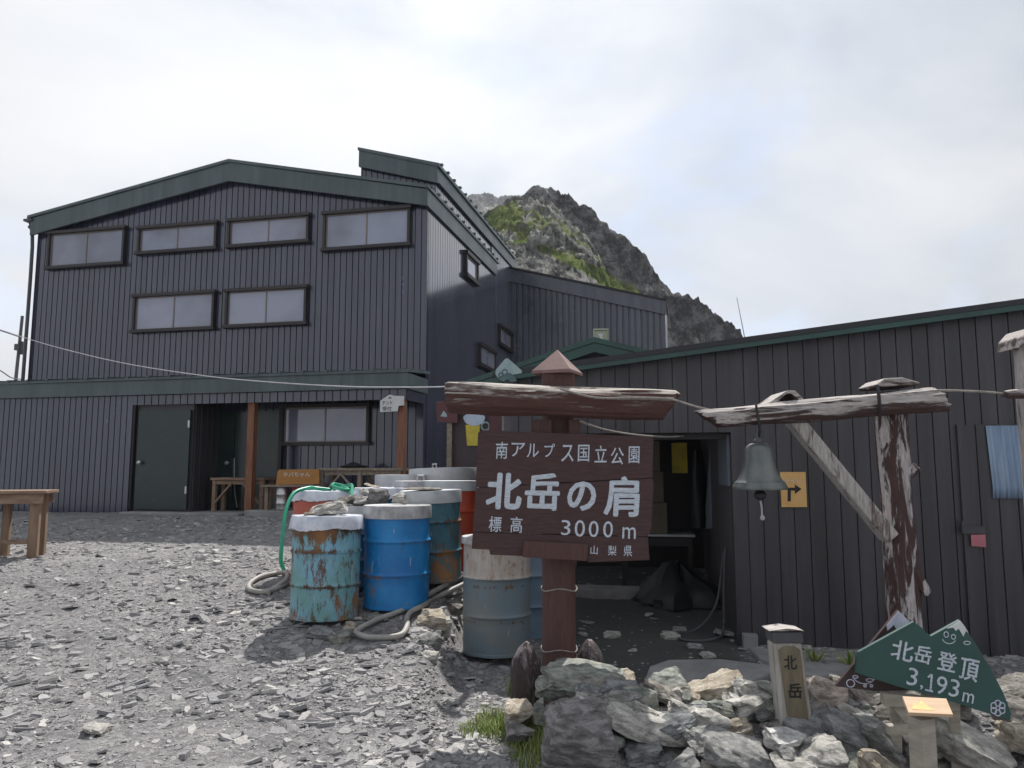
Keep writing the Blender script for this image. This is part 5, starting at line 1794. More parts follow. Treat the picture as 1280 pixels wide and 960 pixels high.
ST = [
    ('boulder', 'broad grey green boulder at the foot of the sign post', 671, 833, 790, 888, 5.0, 'green', 0.5, 0.10),
    ('boulder', 'largest dark grey block at the lower left corner of the rock pile', 678, 879, 775, 968, 4.42, 'purple', 0.45, 0.0),
    ('stone', 'thin green slab wedged under the broad boulder', 716, 871, 792, 899, 4.62, 'green', 0.3, -0.28),
    ('stone', 'long pale slab slanting down from the green boulder', 750, 878, 880, 938, 4.50, 'pale', 0.36, 0.34),
    ('stone', 'rounded pale green stone with notched top', 789, 841, 862, 890, 5.02, 'green', 0.4, 0.0),
    ('stone', 'large tan cracked stone before the concrete pad', 858, 840, 926, 890, 5.08, 'tan', 0.35, -0.35),
    ('stone', 'tan flat stone behind the broad boulder', 752, 838, 792, 862, 5.2, 'tan', 0.3, 0.05),
    ('stone', 'small tan stone beside the notched pale stone', 846, 860, 872, 882, 5.05, 'tan', 0.2, 0.2),
    ('stone', 'long grey slab with bright top edge near the middle of the pile', 866, 917, 972, 972, 4.22, 'grey', 0.36, 0.26),
    ('stone', 'flat greenish stone lying between the two long slabs', 857, 889, 908, 918, 4.72, 'green', 0.26, -0.12),
    ('stone', 'split tan stone with layered edges left of the carved stake', 892, 896, 942, 926, 4.52, 'tan', 0.2, -0.2),
    ('stone', 'upright pale wedge above the split tan stone', 905, 868, 946, 900, 4.78, 'pale', 0.25, 0.35),
    ('stone', 'thin tan plate leaning on the split tan stone', 894, 884, 944, 914, 4.6, 'tan', 0.12, -0.5),
    ('stone', 'tall knobbly pale stone touching the carved stake', 932, 858, 974, 926, 4.72, 'pale', 0.3, 0.15),
    ('stone', 'pink and tan veined stone right of the carved stake', 1012, 850, 1057, 897, 4.62, 'pink', 0.3, -0.2),
    ('stone', 'small white quartz stone at the foot of the carved stake', 958, 912, 1006, 938, 4.18, 'white', 0.2, 0.1),
    ('stone', 'round dark grey stone below the white quartz stone', 971, 930, 1000, 958, 4.08, 'grey', 0.2, 0.0),
    ('stone', 'flat pale stone with shadowed face before the stake', 992, 926, 1052, 957, 4.1, 'pale', 0.3, 0.12),
    ('stone', 'angular blue grey block with streaked face', 1026, 891, 1076, 948, 4.36, 'blue', 0.28, 0.3),
    ('stone', 'pale pointed stone resting on the streaked block', 1038, 876, 1082, 918, 4.5, 'pale', 0.28, 0.4),
    ('stone', 'dark leaning slab below the brown mountain board', 1058, 860, 1112, 914, 4.62, 'brown', 0.25, 0.6),
    ('stone', 'grey block with bright top beside the plank rack', 1074, 902, 1118, 946, 4.3, 'grey', 0.3, 0.15),
    ('stone', 'square tan stone at the bottom edge beside the little stand', 1080, 942, 1122, 972, 3.98, 'tan', 0.25, 0.0),
    ('stone', 'blue grey stone tucked under the long pale slab', 778, 921, 832, 954, 4.42, 'blue', 0.25, -0.1),
    ('stone', 'pale grey stone beneath the blue grey stone', 828, 940, 874, 972, 4.2, 'grey', 0.25, -0.3),
    ('boulder', 'big pale ridged boulder behind the little stand', 1160, 893, 1260, 972, 4.3, 'pale', 0.4, 0.42),
    ('stone', 'tan brick shaped stone at the right end of the pile', 1253, 905, 1296, 945, 4.3, 'tan', 0.25, 0.3),
    ('stone', 'brown stone leaning behind the green mountain board', 1240, 868, 1296, 915, 4.6, 'brown', 0.3, 0.2),
    ('stone', 'dark grey stone under the plank rack', 1100, 880, 1160, 935, 4.66, 'grey', 0.3, 0.2),
    ('stone', 'dark green stone in shade behind the stand leg', 1150, 930, 1205, 972, 4.4, 'green', 0.3, 0.0),
    ('stone', 'pale tan stone beside the grass tuft', 630, 879, 668, 908, 5.0, 'tan', 0.25, 0.1),
    ('stone', 'purple grey stone under the pale tan stone by the grass', 632, 902, 668, 922, 4.85, 'purple', 0.25, 0.0),
    ('stone', 'small pointed grey stone standing before the left stump', 666, 874, 680, 906, 4.8, 'green', 0.08, 0.0),
    ('stone', 'rough brown stone beneath the long grey slab', 874, 950, 925, 985, 4.15, 'brown', 0.25, 0.0),
    ('stone', 'pale thin stone at the bottom edge before the round grey stone', 968, 950, 1030, 975, 3.98, 'pale', 0.3, 0.05),
    ('stone', 'green grey sloping stone below the streaked block', 1030, 940, 1085, 975, 4.2, 'green', 0.3, -0.2),
    ('stone', 'wide green stone hidden in shade behind the slabs', 800, 872, 900, 915, 4.95, 'green', 0.35, 0.1),
]
for i, s_ in enumerate(ST):
    nm, lb, a, b_, c_, d_, Y_, tone, dp_, rt_ = s_
    stone(nm, lb, a, b_, c_, d_, Y_, tone, dp_, rt_, seed=i + 1, sub=2)
# rubble wedged between the big stones
rr = random.Random(8)
for i in range(64):
    px_, Y_ = rr.uniform(700, 1290), rr.uniform(4.3, 4.95)
    x_ = (px_ - CX) / F_PX * Y_
    zt_ = gz(x_, Y_) + 0.02
    s_ = rr.uniform(16, 34)
    py_ = HOR + (EYE - zt_) / Y_ * F_PX
    stone('rubble_stone', 'small grey rubble stone wedged between the larger stones of the pile', px_ - s_, py_ - s_ * 0.6, px_ + s_, py_ + s_ * 0.6, Y_, rr.choice(('grey', 'green', 'brown', 'blue', 'brown', 'pale')), None,
          rr.uniform(-.4, .4), seed=100 + i, sub=1, group='rubble stones filling the rock pile')
# rocks on the drum lids
t, x, y, z = ztab['A']
stone('lid_rock', 'big flat grey stone weighing down the torn white sheet', 388, 637, 434, 657, 6.80, 'pale', 0.28, -0.1, seed=201, rest=z - 0.012, group='stones lying on the drum lids')
stone('lid_chip', 'small chip beside the big flat stone on the turquoise drum', 379, 652, 398, 658, 6.70, 'tan', 0.1, 0, seed=202, rest=z - 0.004, group='stones lying on the drum lids')
zC = ztab['C'][3]
for i, (a, b_, c_, d_, dy, tone, lb) in enumerate(((428, 627, 452, 641, -0.10, 'brown', 'dark brown stone at the left of the lid heap'), (446, 628, 470, 641, -0.12, 'grey', 'grey stone in the middle front of the lid heap'),
                                                  (467, 621, 492, 643, -0.10, 'purple', 'largest purple grey stone of the lid heap'), (437, 617, 457, 630, 0.08, 'brown', 'brown stone at the back of the lid heap'),
                                                  (454, 616, 476, 628, 0.05, 'pale', 'pale flat stone on top of the lid heap'))):
    zz_ = zC + (0.0 if i < 4 else 0.075)
    stone('lid_rock', lb, a - 6, b_, c_ - 6, d_, 7.62 + dy, tone, 0.17, 0.1 * i - 0.2, seed=210 + i, rest=zz_ - 0.008, group='stones lying on the drum lids')
t, x, y, z = ztab['B']
stone('lid_rock', 'pale rounded stone on the rim of the bright blue drum', 490, 624, 508, 640, 7.22, 'pale', 0.12, 0, seed=220, rest=z - 0.006, group='stones lying on the drum lids')
t, x, y, z = ztab['J']
stone('lid_rock', 'thin tan stick shaped stone on the bluish sheet', 455, 602, 475, 609, 8.3, 'tan', 0.1, 0.3, seed=221, rest=z - 0.006, group='stones lying on the drum lids')
# larger stones lying on the slope by the hose
for i, (a, b_, c_, d_, tone, lb) in enumerate((
        (521, 757, 560, 783, 'tan', 'tan stone inside the bend of the grey hose'), (537, 768, 565, 792, 'pale', 'pale pointed stone below the tan stone by the hose'),
        (474, 780, 502, 797, 'purple', 'brown flat slab inside the hose loop'), (548, 745, 580, 765, 'brown', 'brown stone under the hose beside the grey drum'),
        (538, 729, 580, 745, 'grey', 'grey stone behind the upper end of the hose'), (523, 788, 552, 808, 'grey', 'flat grey stone right of the hose bend'),
        (552, 747, 584, 756, 'white', 'thin white stone against the grey drum'), (455, 765, 486, 776, 'green', 'flat green stone under the bright blue drum'),
        (383, 782, 418, 797, 'blue', 'flat dark slab before the turquoise drum'), (409, 786, 440, 803, 'green', 'greenish slab in the turquoise drum shadow'),
        (430, 776, 446, 787, 'tan', 'small brown stone at the right foot of the turquoise drum'), (527, 812, 548, 826, 'pale', 'pale loose slab on the gravel below the hose'),
        (192, 820, 215, 830, 'grey', 'raised grey slab lying alone on the open gravel'), (98, 905, 136, 918, 'pale', 'pale flat slab low on the open gravel'))):
    q = G((a + b_ * 0 + c_) / 2, d_ - 2)
    o = stone('loose_stone', lb, a, b_, c_, d_, q.y, tone, None, 0.05, seed=240 + i, sub=1, group='loose stones on the yard')
    o.location.z = q.z + (d_ - b_) * q.y / F_PX * 0.22
for i, (px_, py_, w_) in enumerate(((728, 795, 14), (765, 797, 22), (838, 800, 26), (870, 812, 22), (745, 843, 20), (812, 770, 12), (905, 795, 24), (955, 845, 18), (1008, 812, 16), (850, 790, 18), (790, 815, 14), (885, 822, 20))):
    q = G(px_, py_)
    stone('loose_stone', 'small pale stone lying on the shaded passage floor', px_ - w_ / 2, py_ - w_ * 0.2, px_ + w_ / 2, py_ + w_ * 0.2, q.y, 'pale' if i % 3 else 'grey', None, 0, seed=270 + i, sub=1, rest=q.z - 0.01, group='pale stones on the passage floor')

# ------------------------------------------------------------------ small signs by the rock pile
def px_frame(Y, yaw=0.0):
    return Frame((0, Y, 0), (math.cos(yaw), math.sin(yaw), 0), (-math.sin(yaw), math.cos(yaw), 0))


F4 = px_frame(4.42)
stk = thing('carved_stake', 'grey wooden stake with carved characters leaning in the rocks', 'stake', F4.pt(F4.hit(1000, 925)[0], 0, F4.hit(1000, 925)[1] - 0.1))
mb = MB()
body = [F4.hit(*q) for q in ((966, 803), (1003, 803), (1020, 928), (979, 928))]
mb.prism(F4, body, 0.0, 0.12)
stake_body = mb.build('shaft', M['stake_wood'], stk, bevel=0.018)
mb = MB(); mb.prism(F4, [F4.hit(*q) for q in ((972.5, 812), (980, 807), (992, 807), (1000, 812), (1013.5, 926), (988, 926))], -0.005, -0.0005); mb.build('painted_panel', M['stake_tan'], stake_body, bevel=0.002)
mb = MB(); mb.prism(F4, [F4.hit(*q) for q in ((965, 790), (1003, 790), (1004.5, 804), (966.5, 804))], -0.006, 0.126); mb.build('collar', M['pole'], stk, bevel=0.006)
mb = MB(); mb.prism(F4, [F4.hit(*q) for q in ((961, 788.8), (1005, 788.8), (1003, 787.6), (990, 785.8), (983, 785), (975, 786), (962, 787.8))], -0.012, 0.132); mb.build('cap', M['old_log'], stk, bevel=0.004)
text_on('lettering', '北', F4, 980, 819, 995.5, 837, M['black_paint'], stake_body, b=-0.005, bold=0.02, depth=0.003)
text_on('lettering', '岳', F4, 985, 854, 1002, 873, M['black_paint'], stake_body, b=-0.005, bold=0.03, depth=0.003)

F5 = px_frame(4.05, 0.0)
h5 = F5.hit
mt = thing('mountain_sign', 'green mountain shaped summit board with white characters and height', 'sign', F5.pt(h5(1166, 895)[0], 0, h5(1166, 895)[1]))
out = [(1073, 815), (1142, 777), (1152, 784), (1158, 791), (1164, 795), (1200, 775), (1206, 783), (1212, 793), (1237, 833), (1254, 865), (1264, 891), (1263, 901), (1171, 871), (1124, 859), (1070, 841), (1071, 822)]
mb = MB(); mb.prism(F5, [h5(*q) for q in out], 0.0, 0.022)
gb = mb.build('board', M['sign_green'], mt, bevel=0.002)
mb = MB(); mb.prism(F5, [h5(*q) for q in ((1183, 785.5), (1200, 775.8), (1206, 783.5), (1210.5, 791.5), (1207, 788.5), (1204, 795.5), (1198, 785.5), (1194.5, 788.5), (1191.5, 784.5))], -0.003, -0.0005); mb.build('snow_cap', M['white_board'], gb)
mb = MB()
def ring(fr, cx, cy, r, th, b=-0.002, n=20, a0=0.0, a1=2 * math.pi, sy=1.0):
    c = fr.hit(cx, cy)
    k_ = (fr.hit(cx + 1, cy)[0] - c[0])
    pts = []
    for i in range(n + 1):
        t = a0 + (a1 - a0) * i / n
        pts.append(fr.pt(c[0] + r * k_ * math.cos(t), b, c[1] + r * k_ * sy * math.sin(t)))
    mb.tube(pts, th * k_, 6, 1)
ring(F5, 1182.5, 793, 2.8, 0.6, sy=1.2)
ring(F5, 1191.5, 796, 2.6, 0.6, sy=1.1)
ring(F5, 1186, 797, 8.5, 0.6, a0=math.pi * 1.08, a1=math.pi * 1.85, sy=0.85)
ring(F5, 1208.5, 803.5, 4.0, 0.6, sy=0.5)
mb.build('painted_face', M['white_paint'], gb)
mb = MB()                                     # round flower-like emblem
ecx, ecy = 1247, 885
for i in range(6):
    t = math.pi / 6 + i * math.pi / 3
    ring(F5, ecx + 6 * math.cos(t), ecy + 6 * math.sin(t), 3.5, 0.75)
ring(F5, ecx, ecy, 2.2, 0.7)
for i in range(6):
    t = i * math.pi / 3
    c = h5(ecx + 2 * math.cos(t), ecy + 2 * math.sin(t)); c2 = h5(ecx + 9 * math.cos(t), ecy + 9 * math.sin(t))
    mb.tube([F5.pt(c[0], -0.002, c[1]), F5.pt(c2[0], -0.002, c2[1])], 0.0028, 6, 1)
mb.build('emblem', M['lav_paint'], gb)
rt5 = math.radians(-13)
for ch, x0, y0, x1, y1 in (('北', 1114.5, 801, 1141, 826), ('岳', 1143.5, 807, 1163.5, 829), ('登', 1172.5, 815, 1195, 839), ('頂', 1200, 823, 1222, 851)):
    text_on('lettering', ch, F5, x0, y0, x1, y1, M['white_paint'], gb, bold=0.022, rot=rt5)
for ch, x0, y0, x1, y1 in (('3', 1134.5, 834.5, 1146, 857), (',', 1149.5, 856, 1153, 862), ('9', 1170.5, 845, 1182.5, 868), ('3', 1187, 849, 1198, 871), ('m', 1203, 866, 1216.5, 878)):
    text_on('lettering', ch, F5, x0, y0, x1, y1, M['white_paint'], gb, bold=0.010, rot=rt5)
mb = MB()                                     # the figure 1, brushed with a flag and a foot
for k, q in enumerate((((1163.4, 842.2), (1165.6, 842.9), (1163.8, 863.2), (1161.6, 862.6)), ((1163.3, 842.0), (1165.0, 843.6), (1160.2, 847.2), (1158.9, 845.6)), ((1156.2, 861.0), (1165.8, 863.2), (1165.5, 865.2), (1155.9, 863.0)))):
    mb.prism(F5, [h5(*w_) for w_ in q], -0.004 - 0.0003 * k, -0.0005)
mb.build('lettering', M['white_paint'], gb)
F6 = px_frame(4.16)
h6 = F6.hit
bm_ = thing('brown_mountain_sign', 'dark brown mountain shaped board with lavender peak behind the green board', 'sign', F6.pt(h6(1110, 865)[0], 0, h6(1110, 865)[1]))
mb = MB(); mb.prism(F6, [h6(*q) for q in ((1044, 858), (1123, 763), (1142, 782), (1200, 862), (1096, 864))], 0.0, 0.022)
bb = mb.build('board', M['sign_darkbrown'], bm_, bevel=0.002)
mb = MB(); mb.prism(F6, [h6(*q) for q in ((1108, 781.5), (1123, 763.5), (1141, 781), (1134, 787), (1127, 782), (1121, 788), (1117, 781), (1109, 788.5))], -0.003, -0.0005); mb.build('snow_cap', M['lav_paint'], bb)
mb = MB()
ring(F6, 1063, 854, 5, 0.7, sy=0.9)
ring(F6, 1080, 842, 15, 0.6, a0=math.pi * 1.12, a1=math.pi * 1.9, sy=0.8)
ring(F6, 1069, 846, 3.2, 0.7, sy=0.5)
ring(F6, 1087, 850, 4.5, 0.7, sy=0.4)
ring(F6, 1081, 857, 1.5, 0.8)
ring(F6, 1089, 857, 1.5, 0.8)
mb.build('painted_face', M['lav_paint'], bb)

# rack of grey planks that carries the boards
rk = thing('plank_rack', 'low rack of pale grey planks under the green mountain board', 'rack', P(1160, 920, 4.15))
F7 = px_frame(4.10)
for q in (((1105, 867.5), (1201, 876), (1201, 889.5), (1106, 883)), ((1112, 908), (1150, 904), (1150, 917), (1113, 921))):
    mb = MB(); mb.prism(F7, [F7.hit(*w_) for w_ in q], 0.0, 0.05); mb.build('plank', M['plank'], rk, bevel=0.005)
mb = MB(); mb.bar(P(1118, 872, 4.18), P(1122, 960, 4.24), 0.05, 0.05); mb.build('leg', M['plank'], rk, bevel=0.005)
mb = MB(); mb.bar(P(1192, 874, 4.18), P(1196, 965, 4.24), 0.05, 0.05); mb.build('leg', M['plank'], rk, bevel=0.005)
mb = MB(); mb.bar(P(1120, 880, 4.14), P(1143, 912, 4.14), 0.035, 0.05); mb.build('strut', M['plank'], rk, bevel=0.004)

# little stand with pale plaque
Y8 = 3.78
sd0 = P(1156, 980, Y8)
std = thing('little_stand', 'small wooden stand with tilted pale plaque before the green board', 'stand', (sd0.x, Y8, gz(sd0.x, Y8)))
f8 = Frame((sd0.x, Y8, 0), Vector((1, 0.35, 0)), Vector((-0.35, 1, 0)))
zt_ = P(1155, 896, Y8).z
mb = MB(); mb.box(f8, -0.042, 0.042, -0.042, 0.042, gz(sd0.x, Y8) - 0.05, zt_); mb.build('post', M['plank'], std, bevel=0.004)
mb = MB()
pq = [P(1128, 870, Y8 + 0.06), P(1183, 873, Y8 + 0.06), P(1191.5, 893, Y8 - 0.09), P(1136, 890.5, Y8 - 0.09)]
nrm = (pq[1] - pq[0]).cross(pq[3] - pq[0]).normalized()
if nrm.z > 0: nrm = -nrm
mb.add(pq + [p + nrm * 0.016 for p in pq], [(0, 1, 2, 3), (7, 6, 5, 4), (0, 4, 5, 1), (1, 5, 6, 2), (2, 6, 7, 3), (3, 7, 4, 0)])
plq = mb.build('plaque', M['new_wood'], std, bevel=0.002)
mb = MB()                                      # a mountain picture burnt into it
e1, e2 = (pq[1] - pq[0]), (pq[3] - pq[0])
tri = [(0.10, 0.82), (0.20, 0.35), (0.28, 0.55), (0.38, 0.22), (0.50, 0.6), (0.60, 0.82)]
tp_ = [pq[0] + e1 * a + e2 * b_ - nrm * 0.002 for a, b_ in tri]
mb.add(tp_ + [p + nrm * 0.0015 for p in tp_], [tuple(range(6)), tuple(range(11, 5, -1))] + [(i, (i + 1) % 6, (i + 1) % 6 + 6, i + 6) for i in range(6)])
mb.build('picture', M['orange_sign'], plq)

# yellow direction sign on the shed
F9 = Frame(SF.pt(0, -0.03, 0), SF.ex, SF.ey)
h9 = F9.hit
ys_ = thing('arrow_sign', 'orange square sign with a black turning arrow on the shed wall', 'sign', F9.pt(h9(992, 634)[0], 0, h9(992, 634)[1]))
mb = MB(); mb.prism(F9, [h9(*q) for q in ((975, 590), (1007, 590), (1009, 634), (977, 634))], 0.0, 0.018); yb = mb.build('board', M['orange_sign'], ys_, bevel=0.002)
mb = MB(); mb.prism(F9, [h9(*q) for q in ((984.5, 626.5), (984.5, 609.5), (993.5, 609.5), (993.5, 605.5), (1002, 611.2), (993.5, 617.5), (993.5, 613.2), (988.5, 613.2), (988.5, 626.5))], -0.003, -0.0005); mb.build('arrow', M['black_paint'], yb)
text_on('lettering', 'トイレ', F9, 983, 598, 1001, 604, M['white_board'], yb, bold=0.02, depth=0.003)

# camp reception sign on the porch post
FW = Frame(H.pt(0, ext_b - 0.01, 0), -EX, EYV)
hw = FW.hit
cs = thing('reception_sign', 'small white house shaped sign on the porch post', 'sign', FW.pt(hw(490, 516)[0], 0, hw(490, 516)[1]))
mb = MB(); mb.prism(FW, [hw(*q) for q in ((475, 501), (481, 497), (487, 493), (493, 494.8), (505, 495), (505, 506.5), (498, 507.3), (497, 514), (475, 515))], 0.0, 0.015); cb_ = mb.build('board', M['white_board'], cs, bevel=0.002)
mb = MB(); mb.prism(FW, [hw(*q) for q in ((485, 498), (487.5, 496), (490, 498))], -0.003, -0.0005); mb.build('tent_mark', M['black_paint'], cb_)
text_on('lettering', 'テント', FW, 478, 501, 490.5, 506, M['black_paint'], cb_, bold=0.02, depth=0.003)
text_on('lettering', '受付', FW, 478, 508, 489.5, 513.5, M['black_paint'], cb_, bold=0.02, depth=0.003)

# beer sign and notice board on the purple wall
FB = Frame(MF.pt(0, -0.02, 0), MF.ex, MF.ey)
hb2 = FB.hit
beer = thing('beer_sign', 'painted beer mug cut-out with pale blue foam on the purple wall', 'sign', FB.pt(hb2(592, 556)[0], 0, hb2(592, 556)[1]))
mb = MB(); mb.prism(FB, [hb2(*q) for q in ((582, 531), (600, 531), (598, 557), (584, 557))], -0.006, 0.018); mb.build('mug', M['yellow'], beer)
mb = MB()
fo = []
for i in range(22):
    t = 2 * math.pi * i / 22
    fo.append(hb2(593 + 13.5 * math.cos(t) * (1 + 0.05 * math.sin(5 * t)), 523.5 - 8.5 * math.sin(t) * (1 + 0.05 * math.cos(4 * t))))
mb.prism(FB, fo, -0.012, -0.0065); mb.build('foam', M['foam'], beer)
mb = MB(); ring(FB, 607, 533, 5.0, 1.3, b=0.0, n=18); mb.build('handle', M['mint'], beer)
mb = MB(); mb.prism(FB, [hb2(*q) for q in ((547, 503), (574, 503), (574, 529), (549, 528))], -0.10, -0.08); o = mb.build('notice_board', M['maroon'], None, bevel=0.003)
tag(o, 'dark maroon notice board under the left end of the log', 'notice board')
mb = MB(); mb.prism(FB, [hb2(*q) for q in ((553, 521), (557, 514), (561, 519), (561, 522))], -0.104, -0.1015); mb.build('picture', M['mint'], o)
mb = MB(); mb.prism(FB, [hb2(*q) for q in ((612, 519), (633, 519), (633, 545), (612, 545))], -0.03, -0.005); o = mb.build('slatted_panel', M['maroon'], None)
tag(o, 'maroon slatted panel on the purple wall beside the beer sign', 'panel')

# mint plate above the log
q = P(634, 478, 7.0)
mp_ = thing('mint_plate', 'weathered mint diamond plate showing above the log', 'sign', (q.x, 7.0, q.z - 0.3))
FM = px_frame(7.0)
hm = FM.hit
mb = MB(); mb.prism(FM, [hm(*q) for q in ((634, 448), (636, 449), (652.5, 463.5), (652, 466.5), (640, 468.5), (633, 470), (622, 472), (619, 467), (620, 462), (631, 449))], 0.0, 0.015); mpb = mb.build('plate', M['mint'], mp_, bevel=0.002)
mb = MB()
for cx2, cy2, r2 in ((631, 465, 3.2), (626, 469, 2.6), (637, 470, 3.0)):
    ring(FM, cx2, cy2, r2, 0.8)
mb.prism(FM, [hm(*q) for q in ((622, 472), (634, 466), (642, 470), (646, 476), (640, 478), (634, 474), (629, 478))], -0.004, -0.001)
mb.build('painted_marks', M['mint_dark'], mpb)
mb = MB(); mb.prism(FM, [hm(*q) for q in ((630, 470), (638, 470), (638, 700), (630, 700))], 0.016, 0.05); mb.build('stem', M['pole'], mp_)

# ------------------------------------------------------------------ porch furniture
def trestle(name, label, cat, px0, px1, ptop, b, depth, parts_mat, brace=True, mid_leg=False, zb=None):
    a0, z1 = H.hit(px0, ptop, b)
    a1, _ = H.hit(px1, ptop, b)
    a0, a1 = min(a0, a1), max(a0, a1)
    q = H.pt((a0 + a1) / 2, b + depth / 2, 0)
    zb = zb if zb is not None else gz(q.x, q.y)
    t = thing(name, label, cat, (q.x, q.y, zb))
    mb = MB(); mb.box(H, a0 - 0.03, a1 + 0.03, b - 0.03, b + depth + 0.03, z1 - 0.045, z1); mb.build('table_top', parts_mat, t, bevel=0.004)
    for a in (a0 + 0.03, a1 - 0.03) + (((a0 + a1) / 2,) if mid_leg else ()):
        for b_ in (b + 0.03, b + depth - 0.03):
            mb = MB(); mb.box(H, a - 0.035, a + 0.035, b_ - 0.035, b_ + 0.035, zb, z1 - 0.046); mb.build('leg', parts_mat, t, bevel=0.004)
    mb = MB(); mb.box(H, a0 + 0.07, a1 - 0.07, b + 0.01, b + 0.04, z1 - 0.12, z1 - 0.047); mb.build('apron', parts_mat, t)
    if brace:
        ln = 0.32
        bl = [(a0 + 0.06, 1), (a1 - 0.06, -1)] if not mid_leg else [(a1 - 0.06, -1), ((a0 + a1) / 2, 1), (a0 + 0.06, 1)]
        for a, s_ in bl:
            mb = MB(); mb.bar(H.pt(a, b + 0.0, z1 - 0.14 - ln), H.pt(a + s_ * ln * 1.05, b + 0.0, z1 - 0.10), 0.03, 0.055, EYV); mb.build('brace', parts_mat, t, bevel=0.003)
    return t, z1


gslab = gtop + 0.10
trestle('porch_bench', 'brown wooden trestle table behind the porch post before the doors', 'table', 266, 329, 597, -0.72, 0.35, M['bench_timber'], zb=gtop + 0.05)
t3, zt3 = trestle('porch_table', 'long weathered table with diagonal braces under the porch window', 'table', 400, 500, 585, -0.98, 0.45, M['old_timber'], mid_leg=True, zb=gslab)
q = H.pt(H.hit(443, 583, -0.7)[0], -0.75, zt3)
mb = MB(); mb.lathe([(0.16, 0.0), (0.2, 0.03), (0.10, 0.06), (0.03, 0.10)], 14, q, wob=lambda k, t, r, z: (r * (1 + 0.35 * math.sin(2 * t) + 0.15 * math.sin(5 * t)), z))
o = mb.build('folded_cloth', M['tarp'], None, True); tag(o, 'dark bundle of cloth lying on the long weathered table', 'cloth')
FP = Frame(H.pt(0, -1.12, 0), -EX, EYV)
hp = FP.hit
pls = thing('amber_sign', 'amber wooden board with white writing propped on a plank', 'sign', FP.pt(hp(372, 606)[0], 0, hp(372, 606)[1]))
mb = MB(); mb.prism(FP, [hp(*q) for q in ((344.5, 606), (347, 589), (349, 587), (396, 586.5), (398.5, 589), (399, 605))], 0.0, 0.03); pb2 = mb.build('board', M['amber_board'], pls, bevel=0.003)
text_on('lettering', 'テバちゃん', FP, 354, 590, 388, 596, M['white_board'], pb2, bold=0.01, depth=0.003, rot=0.02)
a0, a1 = hp(328, 606)[0], hp(400, 606)[0]
mb = MB(); mb.box(FP, a0, a1, -0.05, 0.16, hp(370, 608.5)[1], hp(370, 606.2)[1]); mb.build('shelf', M['old_timber'], pls)
zs_ = hp(370, 608.5)[1]
for a in (a0 + 0.05, a1 - 0.05):
    mb = MB(); mb.box(FP, a - 0.03, a + 0.03, 0.05, 0.11, gslab - 0.15, zs_ - 0.001); mb.build('leg', M['old_timber'], pls)
kq = H.pt(H.hit(352, 620, -1.02)[0], -0.98, gslab)
mb = MB()
mb.lathe([(0.10, 0), (0.115, 0.02), (0.115, 0.10), (0.122, 0.12), (0.115, 0.14), (0.115, 0.25), (0.122, 0.27), (0.115, 0.29), (0.115, 0.39), (0.10, 0.42)], 26)
keg = mb.build('steel_keg', M['steel'], None, 30)
keg.location = kq
tag(keg, 'small ribbed steel keg below the amber board', 'keg')
mb = MB()
mb.lathe([(0.15, 0), (0.17, 0.02), (0.19, 0.40), (0.20, 0.41), (0.20, 0.43), (0.17, 0.42)], 26)
bk_ = mb.build('bucket', M['red_plastic'], None, 30)
bk_.location = H.pt(H.hit(376, 620, -1.02)[0], -0.95, gslab)
tag(bk_, 'red tub on the porch slab beside the keg', 'tub')

# left table
YT = 8.9
qt = P(45, 693, YT)
zt_ = P(40, 613, YT).z
zg = gz(qt.x, YT)
lt = thing('yard_table', 'plain brown wooden table standing on the gravel at the yard edge', 'table', (qt.x - 0.5, YT + 0.3, zg))
FT = Frame((P(55, 640, YT).x, YT, 0), (0.956, 0.292, 0), (-0.292, 0.956, 0))
for i in range(4):
    mb = MB(); mb.box(FT, -1.6 + 0.0, 0.02, -0.04 + i * 0.14, -0.04 + i * 0.14 + 0.132, zt_ - 0.035, zt_); mb.build('top_plank', M['bench_timber'], lt, bevel=0.005)
mb = MB(); mb.box(FT, -1.56, -0.02, 0.0, 0.04, zt_ - 0.15, zt_ - 0.037); mb.box(FT, -1.56, -0.02, 0.44, 0.48, zt_ - 0.15, zt_ - 0.037); mb.build('apron', M['bench_timber'], lt, bevel=0.004)
for a in (-0.16, -1.50):
    for b_ in (0.045, 0.335):
        mb = MB(); q = FT.pt(a, b_, 0); mb.box(FT, a, a + 0.10, b_, b_ + 0.10, gz(q.x, q.y) - 0.06, zt_ - 0.151 + 0.11); mb.build('leg', M['bench_leg'], lt, bevel=0.005)
mb = MB(); mb.box(FT, -1.39, -0.165, 0.08, 0.13, zg + 0.17, zg + 0.22); mb.build('stretcher', M['bench_timber'], lt, bevel=0.004)
mb = MB(); mb.box(FT, -0.5, -0.42, 0.30, 0.40, zg - 0.06, zt_ - 0.037); mb.build('leg', M['bench_leg'], lt, bevel=0.005)

# ------------------------------------------------------------------ hoses
t, x, y, z = ztab['D']
mb = MB()
mb.tube([(x + 0.10, y - 0.05, z + 0.01), (x - 0.05, y - 0.12, z + 0.03), P(385, 610, 7.9), P(367, 617, 7.72), P(357, 640, 7.55), P(353, 672, 7.40), P(351, 700, 7.30), P(355, 712, 7.28)], 0.019, 10)
o = mb.build('green_hose', M['green_hose'], None, True); tag(o, 'bright green hose hooked over the faded red drum', 'hose')
mb = MB()
mb.tube([(x + 0.10, y + 0.04, z + 0.015), (x + 0.2, y - 0.02, z + 0.04), (x + 0.29, y - 0.10, z + 0.015), (x + 0.24, y - 0.16, z + 0.018), (x + 0.13, y - 0.12, z + 0.05), (x + 0.12, y - 0.02, z + 0.07), (x + 0.22, y + 0.03, z + 0.05), (x + 0.31, y - 0.05, z + 0.06), (x + 0.34, y - 0.2, z - 0.03), (x + 0.36, y - 0.25, z - 0.08)], 0.017, 8)
